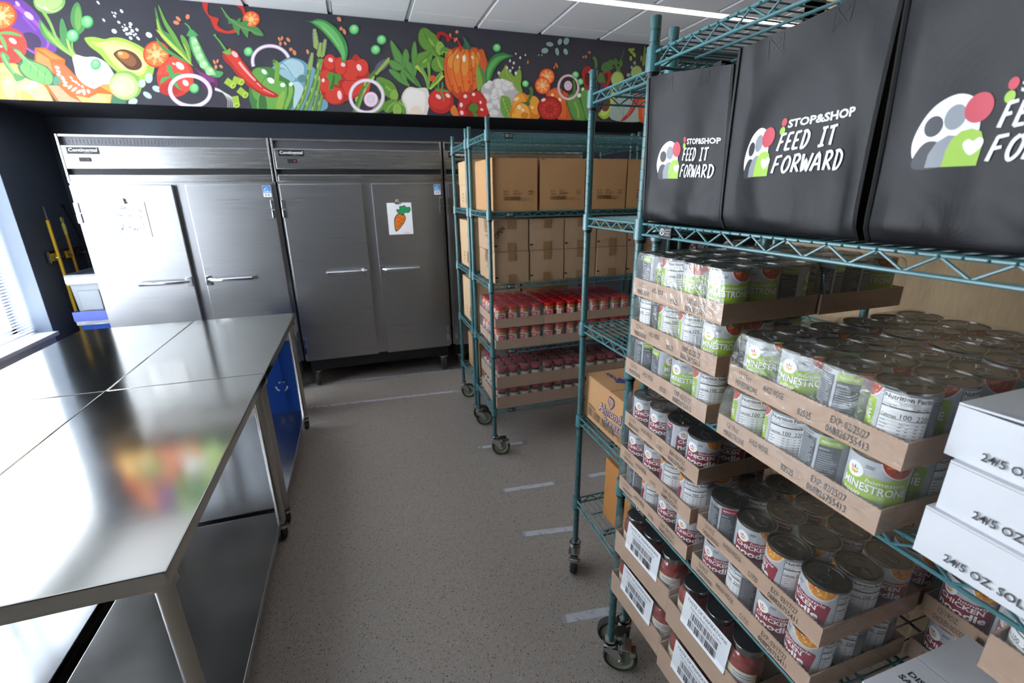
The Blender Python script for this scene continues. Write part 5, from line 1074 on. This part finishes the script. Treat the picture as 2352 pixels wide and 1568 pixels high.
# pumpkin
M.blob('b8431a',[(1335,750),(1350,640),(1420,540),(1540,490),(1640,515),(1740,500),(1840,570),(1890,660),(1910,780),(1880,900),(1780,1000),(1700,1080),(1600,1120),(1530,1165),(1440,1090),(1370,960)])
for cx,cy,a,b_,c in ((1420,790,75,270,'d4621f'),(1510,800,75,290,'dc6d22'),(1610,800,85,290,'dc6d22'),(1720,780,80,270,'d4621f'),(1820,700,60,180,'cc5820')): M.ell(c,cx,cy,a,b_,0,28)
for cx,cy,a,b_ in ((1425,660,38,110),(1500,690,42,150),(1605,720,48,150),(1710,660,30,100),(1775,650,26,90)): M.ell('dd8c36',cx,cy,a,b_,0,20)
for P in ([(1560,510),(1470,640),(1460,820),(1540,1080)],[(1620,510),(1560,700),(1570,900),(1610,1100)],[(1660,510),(1690,700),(1710,900),(1700,1060)],[(1520,500),(1390,640),(1370,800),(1440,1040)],[(1700,510),(1780,640),(1800,800)]): M.stroke('95300f',P,8,6)
hl(1597,645,22,46,0,'f0e3d6'); hl(1514,622,14,24,0,'f0e3d6'); hl(1705,632,12,20,-20,'f0e3d6')
seeds('c8401c',[(1685,795,18,18,0),(1735,870,14,20,0),(1660,945,18,18,0),(1545,1020,20,22,0),(1450,1000,18,18,0),(1690,1010,26,30,0),(1730,930,14,14,0),(1580,945,12,20,0)])
M.blob('2f5a40',[(1572,365),(1610,380),(1660,450),(1690,520),(1600,525),(1580,500),(1600,430)]); M.stroke('4f7d5a',[(1595,390),(1630,460),(1650,515)],14,10)
pea(2018,508,52); M.blob('2f7a3c',[(1870,900),(1880,760),(1960,620),(2080,570),(2180,590),(2230,610),(2200,625),(2080,680),(1990,790),(1930,930)]); M.blob('5aa552',[(1890,900),(1900,770),(1980,650),(2080,610),(2170,610),(2060,660),(1960,780),(1910,920)])
M.leafy('7fa244',[(1780,1080),(1810,960),(1800,830),(1775,720)],110); M.leafy('4f8040',[(1790,1070),(1860,960),(1830,820),(1780,720)],50)
# cauliflower
for x,y,r in ((2040,1000,110),(1940,1060,130),(2150,1010,120),(2230,1080,100),(1990,1160,160),(2140,1200,150),(1930,1280,100),(2080,1320,130),(2230,1240,90),(1990,1360,90)): M.ell('b7b4b4',x,y,r*.98,r*.92)
rn=random.Random(5)
for k in range(46):
    x=rn.uniform(1870,2260); y=rn.uniform(930,1380)
    if ((x-2070)/230)**2+((y-1160)/260)**2<1: r=rn.uniform(30,55); M.ell('c9c6c5',x,y,r,r*.9,n=12); M.ell('dedbd9',x-5,y-6,r*.78,r*.7,n=12)
M.blob('7d9f3c',[(2040,860),(2100,780),(2135,720),(2160,780),(2240,880),(2260,960),(2160,930),(2060,890)]); M.stroke('a9c268',[(2130,750),(2150,850),(2230,940)],8,4)
M.leafy('7d9f3c',[(2340,1090),(2280,980),(2290,870),(2310,780)],100); M.blob('6f9a3e',[(2070,1140),(2095,1120),(2190,1170),(2210,1400),(2110,1400),(2060,1280)]); M.stroke('b5c96b',[(2090,1150),(2130,1270),(2180,1390)],9,5)
for k in range(4): M.stroke('4c7434',[(2105+k*18,1200+k*45),(2075+k*10,1240+k*45)],6,3); M.stroke('4c7434',[(2110+k*18,1190+k*45),(2170+k*8,1200+k*48)],6,3)
seeds('d7d3da',[(2260,585,10,16,0),(2316,635,12,16,0),(2186,672,12,18,0),(2235,700,14,14,0),(2219,765,11,15,0),(2309,760,9,15,0),(2150,765,12,18,0),(2188,800,14,18,0),(2262,835,16,20,0),(2042,830,16,22,0)])
M.blob('9d1916',[(1520,1250),(1540,1130),(1610,1070),(1690,1100),(1760,1055),(1820,1090),(1870,1160),(1885,1250),(1910,1330),(1900,1400),(1530,1400)])
for x,y,a,b_ in ((1610,1160,75,80),(1750,1140,70,75),(1840,1200,50,60),(1840,1320,65,80),(1570,1250,50,60),(1575,1350,55,50)): M.ell('c22a22',x,y,a,b_)
hl(1612,1130,24,24,30); hl(1718,1105,22,22,30); hl(1560,1240,20,30,0); hl(1808,1208,14,20,0); hl(1825,1300,22,16,20); hl(1568,1340,22,30,-20)
M.blob('46802f',[(1655,1290),(1700,1220),(1770,1240),(1770,1310),(1740,1330),(1780,1370),(1730,1400),(1700,1330)])
M.blob('d97a2e',[(1420,1320),(1470,1240),(1520,1340),(1520,1400),(1470,1390)])
# ---- block D
setz('D')
M.blob('d07a1c',[(298,1190),(310,1000),(370,880),(450,860),(500,890),(560,890),(640,960),(665,1080),(630,1200)]); M.ell('e79c30',400,1000,80,130,15); M.ell('e79c30',600,1020,70,120,-10); M.blob('eda83e',[(320,1190),(340,1060),(440,1000),(520,1050),(530,1190)]); M.ell('d27b22',470,1150,50,40); 
M.stroke('b85f14',[(330,1130),(360,1020),(440,990),(520,1050),(540,1190)],8,6); hl(365,940,36,22,-25,'f6d6a8'); hl(400,1045,24,30,-20,'f8ddb4'); hl(447,1080,22,20,0,'f8ddb4'); hl(568,1048,18,20,0,'f6d6a8')
M.stroke('4c7434',[(500,1000),(540,920),(560,840),(540,790)],34,46); M.blob('3f662c',[(430,980),(480,980),(500,970),(540,990),(520,1030),(470,1005)])
pea(480,745,44); tomslice(755,655,100,105); tomslice(700,768,100,110)
M.blob('c9521c',[(745,890),(800,820),(900,795),(990,850),(1040,900),(1090,1060),(1080,1200),(900,1200)]); M.ell('dc6d24',860,890,80,70); M.ell('d9631f',960,1050,60,140); M.stroke('a8390f',[(930,880),(1000,980),(1010,1190)],8,6); hl(825,890,18,18,0,'f6d6c0'); hl(920,950,20,26,-20,'f6d6c0')
M.ell('8f1512',790,1060,158,158,0,30); M.ell('b32218',790,1065,138,136,0,28)
for k in range(10): a=k*.628; M.ell('c8382a',790+80*math.cos(a),1070+80*math.sin(a),26,18,math.degrees(a)); M.ell('8f1512',790+50*math.cos(a+.3),1070+50*math.sin(a+.3),14,8,math.degrees(a))
hl(710,952,30,20,-25)
M.stroke('2f4a3c',[(985,465),(930,480),(912,560),(930,700),(960,870)],12,16)
M.blob('3c6a30',[(1000,930),(1100,850),(1200,790),(1270,790),(1320,900),(1320,1200),(1100,1210),(1030,1080)]); M.blob('5a8f40',[(1020,940),(1100,880),(1170,960),(1240,1200),(1120,1200),(1050,1080)]); M.blob('5f9442',[(1190,860),(1260,820),(1310,920),(1310,1190),(1260,1190),(1210,1000)]); M.stroke('86a848',[(1110,980),(1150,1080),(1160,1190)],26,30); hl(1168,895,24,28,30,'e4efe0'); hl(1214,815,16,22,30,'e4efe0'); M.stroke('4c7434',[(1100,860),(1110,780),(1095,700)],36,30)
M.ring('cfa9b2',1030,790,142,166,30,0,40); M.ring('e3cdd2',1030,790,132,156,12,0,40)
M.ell('8d3a72',1026,772,58,68); M.ell('d8c4d0',1026,770,50,60); M.ring('a98aa4',1026,770,28,34,5)
pea(1122,630,44); pea(1186,720,42)
M.blob('a01c18',[(1200,600),(1230,540),(1290,520),(1340,580),(1370,700),(1360,850),(1250,800),(1215,700)]); M.blob('4a1512',[(1240,660),(1270,600),(1310,640),(1330,760),(1300,790),(1255,740)]); seeds('e0c0b8',[(1300,600,10,14,0),(1310,630,10,12,0),(1316,660,10,12,0),(1318,690,10,12,0)])
M.stroke('4c7434',[(1380,550),(1385,480),(1370,430),(1345,405)],32,46)
M.blob('a01c18',[(1440,620),(1500,590),(1560,570),(1580,640),(1560,740),(1510,800),(1450,760)]); M.blob('4a1512',[(1470,640),(1530,610),(1540,680),(1500,760),(1465,720)])
M.stroke('466f38',[(1745,300),(1710,420),(1620,530),(1480,600)],10,18); 
for P,w in (([(1650,500),(1590,470),(1540,450)],60),([(1660,480),(1640,450),(1615,425)],50),([(1600,540),(1520,520),(1460,580)],110),([(1640,520),(1670,560),(1655,600)],60),([(1690,440),(1705,480),(1690,540)],50),([(1450,600),(1430,680),(1440,740)],60),([(1470,620),(1480,700),(1500,740)],40)): M.leafy('466f38',P,w)
M.ell('86a04a',1660,690,85,105,0,26); M.ell('a3b964',1655,690,68,88,0,24); M.blob('8fae3a',[(1410,1140),(1450,1080),(1560,880),(1600,760),(1640,760),(1640,900),(1600,1060),(1560,1160),(1480,1200)]); M.blob('b4c95c',[(1440,1120),(1560,960),(1600,820),(1620,900),(1570,1070),(1500,1160)]); M.blob('5c3018',[(1460,1060),(1480,960),(1540,900),(1570,980),(1540,1080),(1490,1100)])
M.blob('4a2a5c',[(1420,900),(1450,740),(1490,800),(1470,950),(1420,1100)])
seeds('8da8a0',[(790,240,48,30,10),(728,322,46,36,-10),(920,208,28,42,15),(1003,200,36,48,20),(885,335,24,50,-10),(995,335,28,42,-20),(650,380,8,12,0),(690,378,8,14,0)])
seeds('d7d3da',[(355,362,10,16,0),(412,412,12,18,0),(478,378,9,14,0),(281,452,11,20,0),(330,480,14,20,0),(314,540,11,15,0),(403,537,9,16,0),(285,580,14,20,0),(356,610,16,22,0),(246,540,10,20,0),(138,606,16,20,0)])
seeds('c8703c',[(510,470,12,26,0),(848,538,12,16,0),(868,500,12,26,20),(885,520,12,30,-10),(1300,345,18,16,0),(1222,403,14,18,30),(1255,400,12,24,0)])
M.blob('6f8a3a',[(1830,640),(1840,570),(1900,510),(1960,540),(1980,620),(1900,680)]); M.ell('97ad5c',1905,600,70,80); seeds('7f978c',[(1878,480,18,26,0),(1842,535,16,22,0),(1800,635,26,24,0)])
seeds('8aa338',[(1820,310,24,20,0),(1860,305,22,18,0),(1870,370,20,40,-30),(1830,420,18,34,0),(1840,340,20,24,0)])
for x,y in ((2005,300),(2000,360),(1990,420),(2020,400),(1960,420),(1985,480),(2010,470),(2050,500)): M.leafy('7d8a45',[(x,y-36),(x+6,y),(x,y+44)],26)
pea(2090,300,32)
M.blob('93a8a0',[(1580,1200),(1600,1000),(1700,900),(1800,880),(1920,940),(1960,1100),(1940,1230)]); M.stroke('6d8a88',[(1720,900),(1740,1050),(1730,1210)],8,8); M.stroke('6d8a88',[(1600,1020),(1680,1060),(1760,1200)],8,6)
M.blob('a01c18',[(1700,1220),(1800,1100),(1860,960),(1900,880),(1960,900),(1920,1000),(1850,1120),(1760,1210)]); M.stroke('d8605a',[(1780,1160),(1860,1040),(1910,940)],14,8)
M.blob('c34a18',[(1930,960),(2000,900),(2100,900),(2200,960),(2240,1100),(2200,1240),(1960,1240),(1925,1100)]); M.ell('d8662a',2020,1070,50,150); M.ell('d8662a',2120,1070,50,150); M.stroke('8e2e0e',[(2070,910),(2060,1060),(2070,1240)],8,8)
for x,y,c,r in ((2330,900,'86a04a',120),(2560,1000,'7c3672',150),(2440,1150,'b3201c',130),(2760,1050,'5f9442',150),(2900,1150,'d07a1c',120),(2640,780,'5f9442',80),(3100,1100,'ddd6cc',140),(3350,1120,'b3201c',140)): M.ell(c,x,y,r,r*1.1); hl(x-r*.3,y-r*.4,r*.2,r*.14,30,'e8d8d8')
mu=thing('vegetable_mural','long printed mural of vegetables on a black ground above the refrigerators','mural',(0,YF,0))
MZ=B(); MZ.box(XL+.002,XR-.002,YF-.004,YF-.0005,ZS+.001,ZC-.001,ink('34333c'))
M.mesh('mural',lambda u,v,l:(u,YF-.0042-l,v),.000015,clip=(XL+.003,XR-.003,ZS+.0015,ZC-.002),into=MZ)
MZ.T=None; mo_=MZ.done('printed_panel',mu,(0,-YF,0),smooth=0,weld=False)
# ------------------------------------------------------------------ light
w=bpy.data.worlds.new('world'); sc.world=w; w.use_nodes=True; w.node_tree.nodes['Background'].inputs[0].default_value=(.80,.90,1,1); w.node_tree.nodes['Background'].inputs[1].default_value=6.0
def area(name,loc,rot,sx,sy,e,col):
    l=bpy.data.lights.new(name,'AREA'); l.shape='RECTANGLE'; l.size=sx; l.size_y=sy; l.energy=e; l.color=col; o=bpy.data.objects.new(name,l); o.location=loc; o.rotation_euler=rot; COL.objects.link(o); return o
for i,(y0,y1) in enumerate(wins):
    area('window_daylight',(XL-.34,(y0+y1)/2,(SZ+HZ)/2),(0,-PI/2-R(5),0),HZ-SZ,y1-y0,(165,110)[i],(.90,.95,1))
area('hall_fill_light',(3.6,2.9,ZC-.01),(0,0,0),.06,1.4,6,(1,.92,.84))  # unseen warm fill lamp beyond the right wall, no fixture modelled
sc.render.engine='CYCLES'; cy=sc.cycles
cy.max_bounces=9; cy.diffuse_bounces=4; cy.glossy_bounces=5; cy.transparent_max_bounces=24; cy.transmission_bounces=4; cy.caustics_reflective=False; cy.caustics_refractive=False; cy.sample_clamp_indirect=6; cy.use_denoising=True
sc.view_settings.view_transform='Standard'; sc.view_settings.look='None'; sc.view_settings.gamma=1; sc.view_settings.use_curve_mapping=False; sc.view_settings.exposure=0.22
